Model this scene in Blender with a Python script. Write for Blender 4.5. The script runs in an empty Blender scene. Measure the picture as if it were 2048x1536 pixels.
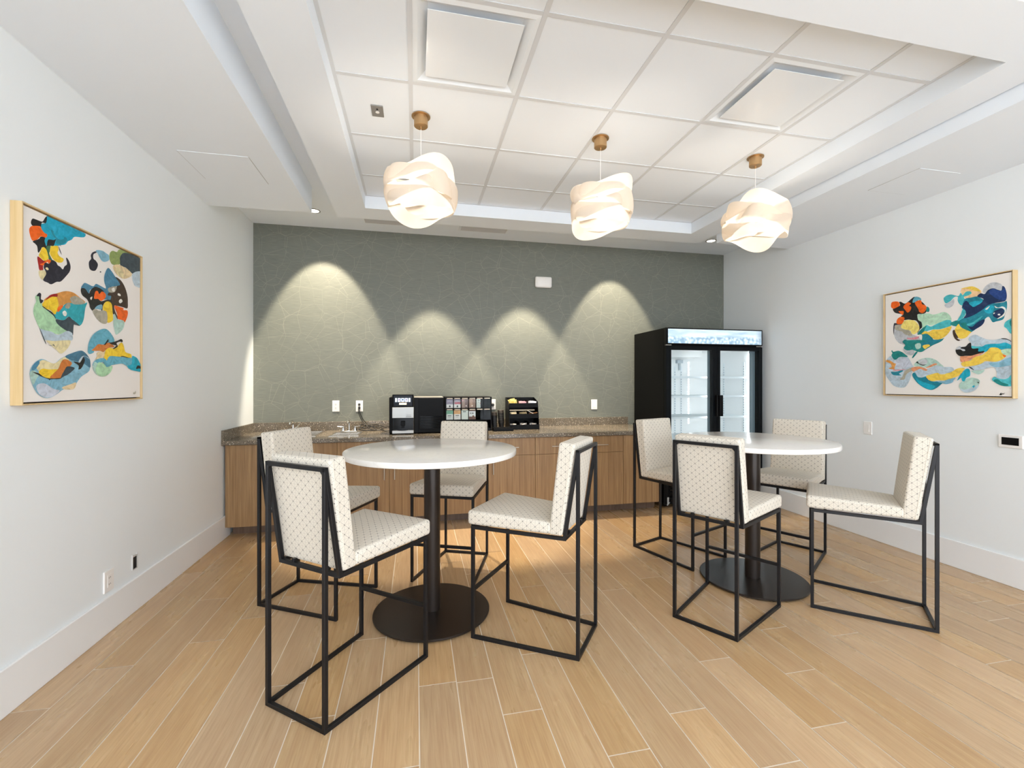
import bpy, bmesh, math, random
from mathutils import Vector, Matrix
from mathutils.geometry import tessellate_polygon

SC = bpy.context.scene
COL = SC.collection
PI = math.pi
rnd = random.Random(7)

# ------------------------------------------------------------------ camera
cam_data = bpy.data.cameras.new('camera')
cam_data.sensor_width = 36.0
cam_data.lens = 897.0 / 2048.0 * 36.0
cam_data.clip_start = 0.02
camera = bpy.data.objects.new('camera', cam_data)
camera.location = (0.0, 0.0, 1.395)
camera.rotation_euler = (PI / 2, 0.0, -0.2117)
COL.objects.link(camera)
SC.camera = camera

# ------------------------------------------------------------------ daylight, exposure
SC.view_settings.view_transform = 'Standard'
SC.view_settings.look = 'None'
SC.view_settings.gamma = 1.0
SC.view_settings.use_curve_mapping = False
SC.view_settings.exposure = 0.08
SC.cycles.use_denoising = True
SC.cycles.max_bounces = 12
SC.cycles.diffuse_bounces = 6
SC.cycles.sample_clamp_indirect = 6.0

world = bpy.data.worlds.new('daylight')
SC.world = world
world.use_nodes = True
wb = world.node_tree.nodes['Background']
wb.inputs['Color'].default_value = (0.89, 0.955, 1.035, 1)
wb.inputs['Strength'].default_value = 5.0

WASH_WATTS = (165.0, 270.0, 270.0, 135.0, 100.0)

# ------------------------------------------------------------------ room numbers (metres)
XL, XR, YW, YREAR = -1.695, 4.022, 5.263, -2.6
Z_SOFFIT, Z_HIGH, Z_GRID, Z_BORDER = 2.889, 3.116, 3.086, 2.976
TX0, TX1, TY0, TY1 = -0.443, 2.837, 1.645, 4.218
SOFFIT_L, SOFFIT_R, SOFFIT_END = -0.887, 3.125, 4.20

# ------------------------------------------------------------------ helpers
def srgb(h):
    h = h.lstrip('#')
    out = []
    for i in (0, 2, 4):
        c = int(h[i:i + 2], 16) / 255.0
        out.append(c / 12.92 if c <= 0.04045 else ((c + 0.055) / 1.055) ** 2.4)
    return (out[0], out[1], out[2], 1.0)

MATS = {}
def mat(name, color='808080', rough=0.5, metal=0.0, emit=None, emit_strength=0.0, spec=None, coat=0.0, lin=None, alpha=None):
    if name in MATS:
        return MATS[name]
    m = bpy.data.materials.new(name)
    m.use_nodes = True
    b = m.node_tree.nodes['Principled BSDF']
    b.inputs['Base Color'].default_value = lin if lin else srgb(color)
    b.inputs['Roughness'].default_value = rough
    b.inputs['Metallic'].default_value = metal
    if spec is not None:
        b.inputs['Specular IOR Level'].default_value = spec
    if coat:
        b.inputs['Coat Weight'].default_value = coat
    if emit:
        b.inputs['Emission Color'].default_value = srgb(emit)
        b.inputs['Emission Strength'].default_value = emit_strength
    MATS[name] = m
    return m

class N:
    """Small wrapper for building node trees."""
    def __init__(self, m):
        self.nt = m.node_tree
        self.n = self.nt.nodes
        self.l = self.nt.links
        self.bsdf = self.n.get('Principled BSDF')
    def add(self, t, **kw):
        nd = self.n.new(t)
        for k, v in kw.items():
            if k.startswith('i_'):
                key = k[2:]
                nd.inputs[int(key) if key.isdigit() else key.replace('_', ' ')].default_value = v
            else:
                setattr(nd, k, v)
        return nd
    def link(self, a, b):
        self.l.new(a, b)
    def math(self, op, a, b=None, c=None, clamp=False):
        nd = self.n.new('ShaderNodeMath')
        nd.operation = op
        nd.use_clamp = clamp
        for i, v in enumerate((a, b, c)):
            if v is None:
                continue
            if isinstance(v, (int, float)):
                nd.inputs[i].default_value = v
            else:
                self.l.new(v, nd.inputs[i])
        return nd.outputs[0]
    def mix(self, fac, a, b, blend='MIX'):
        nd = self.n.new('ShaderNodeMix')
        nd.data_type = 'RGBA'
        nd.blend_type = blend
        for sock, v in ((nd.inputs['Factor'], fac), (nd.inputs[6], a), (nd.inputs[7], b)):
            if isinstance(v, (int, float)):
                sock.default_value = v
            elif isinstance(v, tuple):
                sock.default_value = v
            else:
                self.l.new(v, sock)
        return nd.outputs[2]
    def noise(self, vec, scale, detail=3.0, rough=0.5):
        nd = self.n.new('ShaderNodeTexNoise')
        nd.inputs['Scale'].default_value = scale
        nd.inputs['Detail'].default_value = detail
        nd.inputs['Roughness'].default_value = rough
        self.l.new(vec, nd.inputs['Vector'])
        return nd
    def mapping(self, vec, scale=(1, 1, 1), loc=(0, 0, 0)):
        nd = self.n.new('ShaderNodeMapping')
        nd.inputs['Scale'].default_value = scale
        nd.inputs['Location'].default_value = loc
        self.l.new(vec, nd.inputs['Vector'])
        return nd.outputs[0]
    def ramp(self, fac, stops):
        nd = self.n.new('ShaderNodeValToRGB')
        el = nd.color_ramp.elements
        while len(el) < len(stops):
            el.new(0.5)
        for e, (p, c) in zip(el, stops):
            e.position = p
            e.color = c
        self.l.new(fac, nd.inputs[0])
        return nd.outputs[0]
    def bump(self, height, strength=0.2, dist=0.001):
        nd = self.n.new('ShaderNodeBump')
        nd.inputs['Strength'].default_value = strength
        nd.inputs['Distance'].default_value = dist
        self.l.new(height, nd.inputs['Height'])
        self.l.new(nd.outputs[0], self.bsdf.inputs['Normal'])
    def color(self, sock):
        self.l.new(sock, self.bsdf.inputs['Base Color'])
    def obj(self):
        return self.n.new('ShaderNodeTexCoord').outputs['Object']
    def uv(self):
        return self.n.new('ShaderNodeTexCoord').outputs['UV']

class MB:
    """Collects shapes; build() links them as ONE mesh object."""
    def __init__(self):
        self.v, self.f, self.m = [], [], []
        self.uv = None
    def face(self, pts, m=0):
        i = len(self.v)
        self.v += [tuple(p) for p in pts]
        self.f.append(tuple(range(i, i + len(pts))))
        self.m.append(m)
    def hexa(self, p, m=0):
        """p: eight corners, bottom ring (4) then top ring (4), counter-clockwise from above."""
        i = len(self.v)
        self.v += [tuple(q) for q in p]
        for q in ((3, 2, 1, 0), (4, 5, 6, 7), (0, 1, 5, 4), (1, 2, 6, 5), (2, 3, 7, 6), (3, 0, 4, 7)):
            self.f.append(tuple(i + k for k in q))
            self.m.append(m)
    def box(self, x0, x1, y0, y1, z0, z1, m=0):
        self.hexa([(x0, y0, z0), (x1, y0, z0), (x1, y1, z0), (x0, y1, z0),
                   (x0, y0, z1), (x1, y0, z1), (x1, y1, z1), (x0, y1, z1)], m)
    def bar(self, a, b, w, h=None, m=0, up=(0, 0, 1), ext=0.0):
        a, b = Vector(a), Vector(b)
        h = h or w
        d = (b - a).normalized()
        a, b = a - d * ext, b + d * ext
        u = Vector(up)
        if abs(d.dot(u)) > 0.95:
            u = Vector((0, 1, 0))
        s = d.cross(u).normalized()
        t = s.cross(d).normalized()
        q = []
        for p in (a, b):
            q += [p - s * w / 2 - t * h / 2, p + s * w / 2 - t * h / 2, p + s * w / 2 + t * h / 2, p - s * w / 2 + t * h / 2]
        self.hexa(q, m)
    def lathe(self, prof, c=(0, 0, 0), seg=32, m=0, axis='z'):
        i = len(self.v)
        n = len(prof)
        for k in range(seg):
            t = 2 * PI * k / seg
            for r, z in prof:
                x, y = r * math.cos(t), r * math.sin(t)
                p = (x, y, z) if axis == 'z' else ((x, -z, y) if axis == 'y' else (z, x, y))
                self.v.append((c[0] + p[0], c[1] + p[1], c[2] + p[2]))
        for k in range(seg):
            k2 = (k + 1) % seg
            for j in range(n - 1):
                self.f.append((i + k * n + j, i + k2 * n + j, i + k2 * n + j + 1, i + k * n + j + 1))
                self.m.append(m)
        if prof[0][0] > 1e-6:
            self.f.append(tuple(i + k * n for k in reversed(range(seg)))); self.m.append(m)
        if prof[-1][0] > 1e-6:
            self.f.append(tuple(i + k * n + n - 1 for k in range(seg))); self.m.append(m)
    def disc(self, r0, r1, z0, z1, c=(0, 0, 0), seg=48, m=0, axis='z'):
        self.lathe([(r0, z0), (r1, z1)], c, seg, m, axis)
    def tube(self, path, r, seg=8, m=0, smooth=6, closed=False):
        pts = [Vector(p) for p in path]
        if smooth > 1 and len(pts) > 2:
            out = []
            n = len(pts)
            for i in range(n if closed else n - 1):
                if closed:
                    p0, p1, p2, p3 = pts[(i - 1) % n], pts[i], pts[(i + 1) % n], pts[(i + 2) % n]
                else:
                    p0, p1, p2, p3 = pts[max(i - 1, 0)], pts[i], pts[i + 1], pts[min(i + 2, n - 1)]
                for k in range(smooth):
                    t = k / smooth
                    out.append(0.5 * ((2 * p1) + (p2 - p0) * t + (2 * p0 - 5 * p1 + 4 * p2 - p3) * t * t + (3 * p1 - p0 - 3 * p2 + p3) * t ** 3))
            if not closed:
                out.append(pts[-1])
            pts = out
        base = len(self.v)
        n = len(pts)
        prev = None
        for i, p in enumerate(pts):
            d = (pts[(i + 1) % n] - pts[i - 1]) if closed else (pts[min(i + 1, n - 1)] - pts[max(i - 1, 0)])
            d.normalize()
            if prev is None:
                ref = Vector((0, 0, 1)) if abs(d.z) < 0.9 else Vector((1, 0, 0))
                s = d.cross(ref).normalized()
            else:
                s = (prev - d * prev.dot(d)).normalized()
            prev = s
            t = d.cross(s)
            for k in range(seg):
                a = 2 * PI * k / seg
                self.v.append(tuple(p + (s * math.cos(a) + t * math.sin(a)) * r))
        for i in range(n if closed else n - 1):
            j = (i + 1) % n
            for k in range(seg):
                k2 = (k + 1) % seg
                self.f.append((base + i * seg + k, base + i * seg + k2, base + j * seg + k2, base + j * seg + k))
                self.m.append(m)
        if not closed:
            self.f.append(tuple(base + k for k in reversed(range(seg)))); self.m.append(m)
            self.f.append(tuple(base + (n - 1) * seg + k for k in range(seg))); self.m.append(m)
    def frame_xz(self, x0, x1, z0, z1, y0, y1, w, m=0):
        """A rectangular frame standing in the XZ plane, between y0 and y1."""
        self.box(x0, x0 + w, y0, y1, z0, z1, m)
        self.box(x1 - w, x1, y0, y1, z0, z1, m)
        self.box(x0 + w, x1 - w, y0, y1, z0, z0 + w, m)
        self.box(x0 + w, x1 - w, y0, y1, z1 - w, z1, m)
    def build(self, name, mats, parent=None, bevel=0.0, seg=2, smooth=False, loc=None, rotz=None, weld=False):
        me = bpy.data.meshes.new(name)
        me.from_pydata(self.v, [], self.f)
        if not isinstance(mats, (list, tuple)):
            mats = [mats]
        for k in mats:
            me.materials.append(k)
        me.polygons.foreach_set('material_index', self.m)
        if bevel or weld:
            bm = bmesh.new()
            bm.from_mesh(me)
            if weld:
                bmesh.ops.remove_doubles(bm, verts=bm.verts, dist=1e-5)
            if bevel:
                ed = [e for e in bm.edges if len(e.link_faces) == 2 and e.calc_face_angle(0) > 0.5]
                bmesh.ops.bevel(bm, geom=ed, offset=bevel, segments=seg, profile=0.5, affect='EDGES', clamp_overlap=True)
            bm.to_mesh(me)
            bm.free()
        if smooth:
            me.polygons.foreach_set('use_smooth', [True] * len(me.polygons))
            try:
                me.set_sharp_from_angle(angle=math.radians(40))
            except Exception:
                pass
        me.update()
        o = bpy.data.objects.new(name, me)
        COL.objects.link(o)
        if parent:
            o.parent = parent
        if loc is not None:
            o.location = loc
        if rotz is not None:
            o.rotation_euler = (0, 0, rotz)
        return o

def tag(o, label, cat, group=None, kind=None):
    if label: o['label'] = label
    if cat: o['category'] = cat
    if group: o['group'] = group
    if kind: o['kind'] = kind
    return o

def thing(name, label, cat, loc=(0, 0, 0), rotz=0.0, group=None):
    o = bpy.data.objects.new(name, None)
    o.empty_display_size = 0.1
    COL.objects.link(o)
    o.location = loc
    o.rotation_euler = (0, 0, rotz)
    return tag(o, label, cat, group)

def struct(name, mb, mats, label=None, **kw):
    o = mb.build(name, mats, **kw)
    o['kind'] = 'structure'
    if label: o['label'] = label
    return o

def dup(root, loc, rotz=None, label=None, group=None):
    """Copy of a thing with copies of its parts and sub-parts."""
    r = root.copy()
    COL.objects.link(r)
    r.location = loc
    if rotz is not None:
        r.rotation_euler = (0, 0, rotz)
    if label: r['label'] = label
    if group: r['group'] = group
    for ch in list(root.children):
        c = ch.copy(); COL.objects.link(c); c.parent = r
        for g in list(ch.children):
            e = g.copy(); COL.objects.link(e); e.parent = c
    return r

def lamp(name, kind, parent, loc, watts, color, **kw):
    ld = bpy.data.lights.new(name, kind)
    ld.energy = watts
    ld.color = color
    for k, v in kw.items():
        setattr(ld, k, v)
    o = bpy.data.objects.new(name, ld)
    COL.objects.link(o)
    o.parent = parent
    o.location = loc
    return o

# ------------------------------------------------------------------ materials
def painted(name, color, rough=0.6, bump=0.15, scale=900):
    m = mat(name, color, rough)
    k = N(m)
    nz = k.noise(k.obj(), scale, 2)
    k.bump(nz.outputs[0], bump, 0.0006)
    return m
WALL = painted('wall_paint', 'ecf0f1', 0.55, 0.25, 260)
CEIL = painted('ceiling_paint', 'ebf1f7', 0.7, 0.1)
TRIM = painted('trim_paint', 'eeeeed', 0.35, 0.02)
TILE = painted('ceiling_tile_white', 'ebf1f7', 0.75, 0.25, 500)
TBAR = mat('grid_bar_white', 'd6d9dc', 0.5)
WHITE = mat('white_plastic', 'efece8', 0.35)
WHITE_METAL = mat('white_enamelled_metal', 'ebf0f4', 0.28)
GREY_METAL = mat('grey_metal', '9a9894', 0.4, 0.6)
DARK = mat('black_plastic', '0a0a0b', 0.45, spec=0.12)
DARK_GLOSS = mat('black_gloss', '07080a', 0.15, spec=0.2)
DARK_MATT = mat('black_enamel', '0d0c0c', 0.4, spec=0.12)
RECESS = mat('dark_recess', '1c1a19', 0.8)
CHROME = mat('chrome', 'd8d6d2', 0.12, 1.0)
STEEL = mat('stainless_steel', 'c9c4bb', 0.26, 1.0)
BRASS = mat('brushed_brass', 'c2a075', 0.42, 1.0)
NICKEL = mat('satin_nickel', 'c6bfb4', 0.3, 1.0)
IRON = mat('black_steel', '17171a', 0.42, 0.35)
CORD = mat('black_rubber', '0b0b0b', 0.5)
CLEARISH = mat('frosted_clear', 'd9d8d4', 0.3)

def bronze():
    m = mat('dark_bronze_powder_coat', '2a221d', 0.32, 0.3)
    k = N(m)
    nz = k.noise(k.obj(), 420, 2)
    k.bump(nz.outputs[0], 0.25, 0.0006)
    return m
BRONZE = bronze()

def floor_wood():
    m = mat('oak_look_tile', 'c9a37a', 0.3)
    k = N(m)
    at = k.add('ShaderNodeAttribute', attribute_name='plank')
    uv = k.uv()
    off = k.add('ShaderNodeVectorMath', operation='MULTIPLY_ADD')
    k.link(at.outputs['Vector'], off.inputs[0])
    off.inputs[1].default_value = (37.0, 53.0, 11.0)
    k.link(uv, off.inputs[2])
    v = off.outputs[0]
    grain = k.noise(k.mapping(v, (140, 5.0, 1)), 1.0, 6, 0.6)
    wav = k.noise(k.mapping(v, (9, 1.6, 1)), 1.0, 3, 0.55)
    ring = k.add('ShaderNodeTexWave', i_Scale=1.0, i_Distortion=9.0, i_Detail=3.0, i_Detail_Scale=1.2)
    ring.bands_direction = 'X'
    k.link(k.mapping(v, (7.5, 1.1, 1)), ring.inputs['Vector'])
    c = k.ramp(grain.outputs[0], [(0.28, srgb('b59164')), (0.5, srgb('c7a475')), (0.75, srgb('d3b284'))])
    c = k.mix(k.math('MULTIPLY', k.ramp(wav.outputs[0], [(0.35, (0, 0, 0, 1)), (0.7, (1, 1, 1, 1))]), 0.42), c, srgb('b78c5f'))
    c = k.mix(k.math('MULTIPLY', ring.outputs['Fac'], 0.16), c, srgb('a67c55'))
    sep = k.add('ShaderNodeSeparateXYZ')
    k.link(at.outputs['Vector'], sep.inputs[0])
    hsv = k.add('ShaderNodeHueSaturation')
    k.link(k.math('MULTIPLY_ADD', sep.outputs[0], 0.16, 0.90), hsv.inputs['Value'])
    k.link(k.math('MULTIPLY_ADD', sep.outputs[1], 0.16, 0.86), hsv.inputs['Saturation'])
    k.link(c, hsv.inputs['Color'])
    k.color(hsv.outputs[0])
    k.bump(grain.outputs[0], 0.12, 0.0006)
    rr = k.math('MULTIPLY_ADD', wav.outputs[0], 0.18, 0.2)
    k.link(rr, k.bsdf.inputs['Roughness'])
    return m
FLOORWOOD = floor_wood()
GROUT = mat('pale_grout', 'f3e8d6', 0.8)

def cabinet_wood(name, a, b, c_):
    m = mat(name, a, 0.42)
    k = N(m)
    co = k.obj()
    g1 = k.noise(k.mapping(co, (70, 70, 2.2)), 1.0, 5, 0.6)
    g2 = k.noise(k.mapping(co, (260, 260, 9)), 1.0, 3, 0.6)
    g3 = k.noise(k.mapping(co, (16, 16, 0.7)), 1.0, 2, 0.5)
    c = k.ramp(g1.outputs[0], [(0.3, srgb(a)), (0.52, srgb(b)), (0.74, srgb(c_))])
    c = k.mix(k.math('MULTIPLY', g2.outputs[0], 0.35), c, srgb(a))
    c = k.mix(k.math('MULTIPLY', k.ramp(g3.outputs[0], [(0.5, (0, 0, 0, 1)), (0.62, (1, 1, 1, 1))]), 0.35), c, srgb(c_))
    k.color(c)
    return m
CABWOOD = cabinet_wood('walnut_laminate', '80613e', '95744d', 'ae8d62')
TOEWOOD = cabinet_wood('dark_toe_laminate', '5a4434', '665040', '745c4a')
FRAMEWOOD = cabinet_wood('pale_maple', 'c9ab78', 'd2b686', 'dcc398')

def quartz():
    m = mat('brown_speckled_quartz', '5f5145', 0.16)
    k = N(m)
    co = k.obj()
    n1 = k.noise(co, 120, 4, 0.6)
    c = k.ramp(n1.outputs[0], [(0.3, srgb('554d43')), (0.55, srgb('6f6658')), (0.75, srgb('857b6b'))])
    for sc, th, colr in ((58, 0.19, 'e6d8c2'), (90, 0.2, 'b7a186'), (75, 0.18, '3a312a')):
        vo = k.add('ShaderNodeTexVoronoi', feature='F1')
        vo.inputs['Scale'].default_value = sc
        k.link(co, vo.inputs['Vector'])
        c = k.mix(k.math('LESS_THAN', vo.outputs['Distance'], th), c, srgb(colr))
    k.color(c)
    return m
QUARTZ = quartz()

def white_quartz():
    m = mat('white_quartz', 'ece8e3', 0.14)
    k = N(m)
    co = k.obj()
    n1 = k.noise(co, 5.5, 6, 0.65)
    n1.inputs['Distortion'].default_value = 1.2
    c = k.ramp(n1.outputs[0], [(0.49, srgb('efebe5')), (0.502, srgb('e6e1da')), (0.514, srgb('efebe5'))])
    k.color(c)
    return m
WQUARTZ = white_quartz()

def wallpaper():
    m = mat('grasscloth_wallpaper', '7d8072', 0.55)
    k = N(m)
    co = k.obj()
    fl = k.mapping(co, (1, 0, 1))
    sxyz = k.add('ShaderNodeSeparateXYZ')
    k.link(co, sxyz.inputs[0])
    flat = k.add('ShaderNodeCombineXYZ')
    k.link(sxyz.outputs[0], flat.inputs[0])
    k.link(sxyz.outputs[2], flat.inputs[1])
    st = k.noise(k.mapping(co, (9, 0, 260)), 1.0, 4, 0.65)
    st2 = k.noise(k.mapping(co, (2.2, 0, 36)), 1.0, 3, 0.6)
    base = k.ramp(st.outputs[0], [(0.3, srgb('666860')), (0.55, srgb('77796f')), (0.75, srgb('88897c'))])
    base = k.mix(k.math('MULTIPLY', st2.outputs[0], 0.35), base, srgb('6a7069'))
    dist = k.add('ShaderNodeTexNoise')
    dist.inputs['Scale'].default_value = 1.3
    k.link(fl, dist.inputs['Vector'])
    lines = None
    for sc, lo, th in ((5.4, (0.3, 0.1, 0), 0.010), (3.7, (5.2, 2.7, 0), 0.007)):
        vo = k.add('ShaderNodeTexVoronoi', feature='DISTANCE_TO_EDGE', voronoi_dimensions='2D')
        vo.inputs['Scale'].default_value = sc
        vo.inputs['Randomness'].default_value = 1.0
        k.link(k.mapping(flat.outputs[0], (1, 1, 1), lo), vo.inputs['Vector'])
        e = k.math('SUBTRACT', 1.0, k.math('DIVIDE', vo.outputs['Distance'], th, clamp=True), clamp=True)
        lines = e if lines is None else k.math('MAXIMUM', lines, e)
    fade = k.ramp(k.noise(fl, 2.4, 2).outputs[0], [(0.34, (0.25, 0.25, 0.25, 1)), (0.6, (1, 1, 1, 1))])
    c = k.mix(k.math('MULTIPLY', k.math('MULTIPLY', lines, fade), 0.34), base, srgb('c9c6b0'))
    k.color(c)
    k.bump(st.outputs[0], 0.3, 0.0008)
    return m
PAPER = wallpaper()

def fabric():
    """Cream cloth printed with thin dark lines meeting in dotted stars; UV is in metres."""
    m = mat('cream_star_print_fabric', 'e3dccf', 0.85)
    k = N(m)
    sep = k.add('ShaderNodeSeparateXYZ')
    k.link(k.uv(), sep.inputs[0])
    a, b = 0.0228, 0.0395
    p = k.math('DIVIDE', sep.outputs[0], a)
    q = k.math('DIVIDE', sep.outputs[1], b)
    half = k.math('MULTIPLY', p, 0.5)
    def line(v, w):
        fr = k.math('ABSOLUTE', k.math('SUBTRACT', k.math('FRACT', k.math('ADD', v, 100.5)), 0.5))
        return k.math('LESS_THAN', fr, w)
    l1 = line(p, 0.022)
    l2 = line(k.math('ADD', q, half), 0.019)
    l3 = line(k.math('SUBTRACT', q, half), 0.019)
    l4 = line(k.math('MULTIPLY', q, 2.0), 0.024)
    ln = k.math('MAXIMUM', k.math('MAXIMUM', k.math('MULTIPLY', l1, 0.8), k.math('MULTIPLY', l4, 0.5)), k.math('MAXIMUM', l2, l3))
    d1 = k.math('MULTIPLY', k.math('SUBTRACT', k.math('FRACT', k.math('ADD', p, 100.5)), 0.5), a)
    d2 = k.math('MULTIPLY', k.math('SUBTRACT', k.math('FRACT', k.math('ADD', k.math('ADD', q, half), 100.5)), 0.5), b)
    dot = k.math('LESS_THAN', k.math('ADD', k.math('MULTIPLY', d1, d1), k.math('MULTIPLY', d2, d2)), 0.0021 ** 2)
    wv = k.noise(k.uv(), 900, 2)
    base = k.ramp(wv.outputs[0], [(0.3, srgb('d2cabb')), (0.7, srgb('ddd5c7'))])
    c = k.mix(k.math('MULTIPLY', ln, 0.62), base, srgb('4a4642'))
    c = k.mix(dot, c, srgb('2a2725'))
    k.color(c)
    k.bump(wv.outputs[0], 0.2, 0.0005)
    k.bsdf.inputs['Sheen Weight'].default_value = 0.1
    return m
FABRIC = fabric()

def veneer():
    m = bpy.data.materials.new('translucent_ash_veneer')
    m.use_nodes = True
    nt = m.node_tree
    nt.nodes.clear()
    out = nt.nodes.new('ShaderNodeOutputMaterial')
    d = nt.nodes.new('ShaderNodeBsdfDiffuse')
    t = nt.nodes.new('ShaderNodeBsdfTranslucent')
    mx = nt.nodes.new('ShaderNodeMixShader')
    d.inputs['Color'].default_value = (0.86, 0.79, 0.70, 1)
    t.inputs['Color'].default_value = (0.76, 0.70, 0.62, 1)
    mx.inputs[0].default_value = 0.5
    nt.links.new(d.outputs[0], mx.inputs[1])
    nt.links.new(t.outputs[0], mx.inputs[2])
    nt.links.new(mx.outputs[0], out.inputs[0])
    return m
VENEER = veneer()

def glass(name, rough=0.0, tint=(0.97, 0.99, 0.99, 1)):
    m = bpy.data.materials.new(name)
    m.use_nodes = True
    nt = m.node_tree
    nt.nodes.clear()
    out = nt.nodes.new('ShaderNodeOutputMaterial')
    tr = nt.nodes.new('ShaderNodeBsdfTransparent')
    tr.inputs[0].default_value = tint
    gl = nt.nodes.new('ShaderNodeBsdfGlossy')
    gl.inputs['Roughness'].default_value = rough
    fr = nt.nodes.new('ShaderNodeFresnel')
    fr.inputs[0].default_value = 1.18
    mx = nt.nodes.new('ShaderNodeMixShader')
    nt.links.new(fr.outputs[0], mx.inputs[0])
    nt.links.new(tr.outputs[0], mx.inputs[1])
    nt.links.new(gl.outputs[0], mx.inputs[2])
    nt.links.new(mx.outputs[0], out.inputs[0])
    return m
GLASS = glass('clear_glass')
BULB = mat('lit_bulb', 'fff2dc', 0.3, emit='fff1df', emit_strength=125.0)
LENS = mat('lit_downlight_lens', 'ffffff', 0.3, emit='fff1dc', emit_strength=9.0)

# ================================================================== THE ROOM
# floor: wood-look tiles laid lengthwise, joints staggered as found
PLANK_W, PLANK_L, PLANK_X0, GAP = 0.17255, 1.4285, 0.0145, 0.0044
JOINTS = {1: 2.102, 2: 1.856, 3: 2.248, 4: 1.567, 5: 2.561, 6: 1.714, 7: 1.401, 8: 2.005, 9: 1.521, 10: 1.834, 11: 2.191,
          13: 2.053, 14: 2.382, 16: 1.687, 17: 2.217, 18: 2.554, 22: 2.40, -1: 1.675, -2: 2.562, -3: 2.004, -4: 2.252,
          -7: 2.725, -8: 3.251, -9: 2.569, -10: 2.306}
mb = MB()
mb.face([(XL, YREAR, -0.0016), (XR, YREAR, -0.0016), (XR, YW, -0.0016), (XL, YW, -0.0016)], 1)
planks = [(0, 0, 0)]
puv = [None]
r0 = math.floor((XL - PLANK_X0) / PLANK_W)
r1 = math.ceil((XR - PLANK_X0) / PLANK_W)
for i in range(r0, r1):
    xa = max(XL, PLANK_X0 + i * PLANK_W + GAP / 2)
    xb = min(XR, PLANK_X0 + (i + 1) * PLANK_W - GAP / 2)
    if xb - xa < 0.004:
        continue
    j = JOINTS.get(i, rnd.uniform(0, PLANK_L))
    y = j - PLANK_L * math.ceil((j - YREAR) / PLANK_L)
    while y < YW:
        ya, yb = max(YREAR, y + GAP / 2), min(YW, y + PLANK_L - GAP / 2)
        if yb - ya > 0.01:
            mb.face([(xa, ya, 0), (xb, ya, 0), (xb, yb, 0), (xa, yb, 0)], 0)
            planks.append((rnd.random(), rnd.random(), rnd.random()))
        y += PLANK_L
floor = struct('floor', mb, [FLOORWOOD, GROUT])
me = floor.data
at = me.attributes.new('plank', 'FLOAT_VECTOR', 'FACE')
for i, p in enumerate(planks):
    at.data[i].vector = p
uvl = me.uv_layers.new(name='UVMap')
for lp in me.loops:
    co = me.vertices[lp.vertex_index].co
    uvl.data[lp.index].uv = (co.x, co.y)

T = 0.12
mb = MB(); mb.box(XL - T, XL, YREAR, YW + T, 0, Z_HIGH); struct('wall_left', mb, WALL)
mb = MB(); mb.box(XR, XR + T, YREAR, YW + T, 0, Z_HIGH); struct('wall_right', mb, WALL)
mb = MB(); mb.box(XL, XR, YW, YW + T, 0, Z_HIGH); struct('wall_back', mb, PAPER)

def baseboard(name, x_wall, sgn, y0, y1):
    mb = MB()
    h, t = 0.202, 0.016
    xs = sorted((x_wall, x_wall + sgn * t))
    mb.box(xs[0], xs[1], y0, y1, 0, h)
    struct(name, mb, TRIM, bevel=0.004, seg=2)
baseboard('baseboard_left', XL, 1, YREAR, 4.618)
baseboard('baseboard_right', XR, -1, YREAR, YW)

# ceiling: the high plane, and the tile field inside the tray
mb = MB()
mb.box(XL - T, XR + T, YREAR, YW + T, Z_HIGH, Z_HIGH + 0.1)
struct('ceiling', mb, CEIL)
GX = [-0.0275 + 0.6096 * i for i in range(5)]
GY = [2.5824 + 0.6096 * j for j in (-1, 0, 1, 2)]
xs = [TX0] + GX + [TX1]
ys = [TY0] + GY + [TY1]
VENTS = [(0, 1), (3, 1)]          # cells (column of GX, row) that hold a supply diffuser
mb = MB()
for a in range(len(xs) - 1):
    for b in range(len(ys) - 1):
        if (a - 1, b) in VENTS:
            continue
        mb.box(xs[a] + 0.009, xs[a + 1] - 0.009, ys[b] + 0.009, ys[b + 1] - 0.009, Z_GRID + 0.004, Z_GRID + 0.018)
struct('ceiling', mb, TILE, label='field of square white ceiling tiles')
mb = MB()
for x in GX:
    mb.box(x - 0.012, x + 0.012, TY0, TY1, Z_GRID, Z_GRID + 0.006)
for y in GY:
    mb.box(TX0, TX1, y - 0.012, y + 0.012, Z_GRID + 0.0006, Z_GRID + 0.0052)
for x0, x1 in ((TX0, TX0 + 0.02), (TX1 - 0.02, TX1)):
    mb.box(x0, x1, TY0, TY1, Z_GRID + 0.0003, Z_GRID + 0.005)
for y0, y1 in ((TY0, TY0 + 0.02), (TY1 - 0.02, TY1)):
    mb.box(TX0, TX1, y0, y1, Z_GRID + 0.0009, Z_GRID + 0.0045)
struct('trim_1', mb, TBAR, label='white metal grid between the ceiling tiles')
# dropped border that frames the tray
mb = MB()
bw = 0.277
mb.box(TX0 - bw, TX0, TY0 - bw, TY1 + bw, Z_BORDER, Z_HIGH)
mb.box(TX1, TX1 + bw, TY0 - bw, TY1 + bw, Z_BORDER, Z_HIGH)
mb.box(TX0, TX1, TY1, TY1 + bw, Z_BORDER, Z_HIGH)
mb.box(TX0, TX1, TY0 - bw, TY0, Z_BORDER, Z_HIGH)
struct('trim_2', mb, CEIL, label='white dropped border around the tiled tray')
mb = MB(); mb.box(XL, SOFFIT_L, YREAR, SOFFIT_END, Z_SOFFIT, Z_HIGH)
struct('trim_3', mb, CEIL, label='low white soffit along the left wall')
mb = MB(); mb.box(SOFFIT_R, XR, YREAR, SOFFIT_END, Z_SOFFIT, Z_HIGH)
struct('trim_4', mb, CEIL, label='low white soffit along the right wall')

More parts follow.
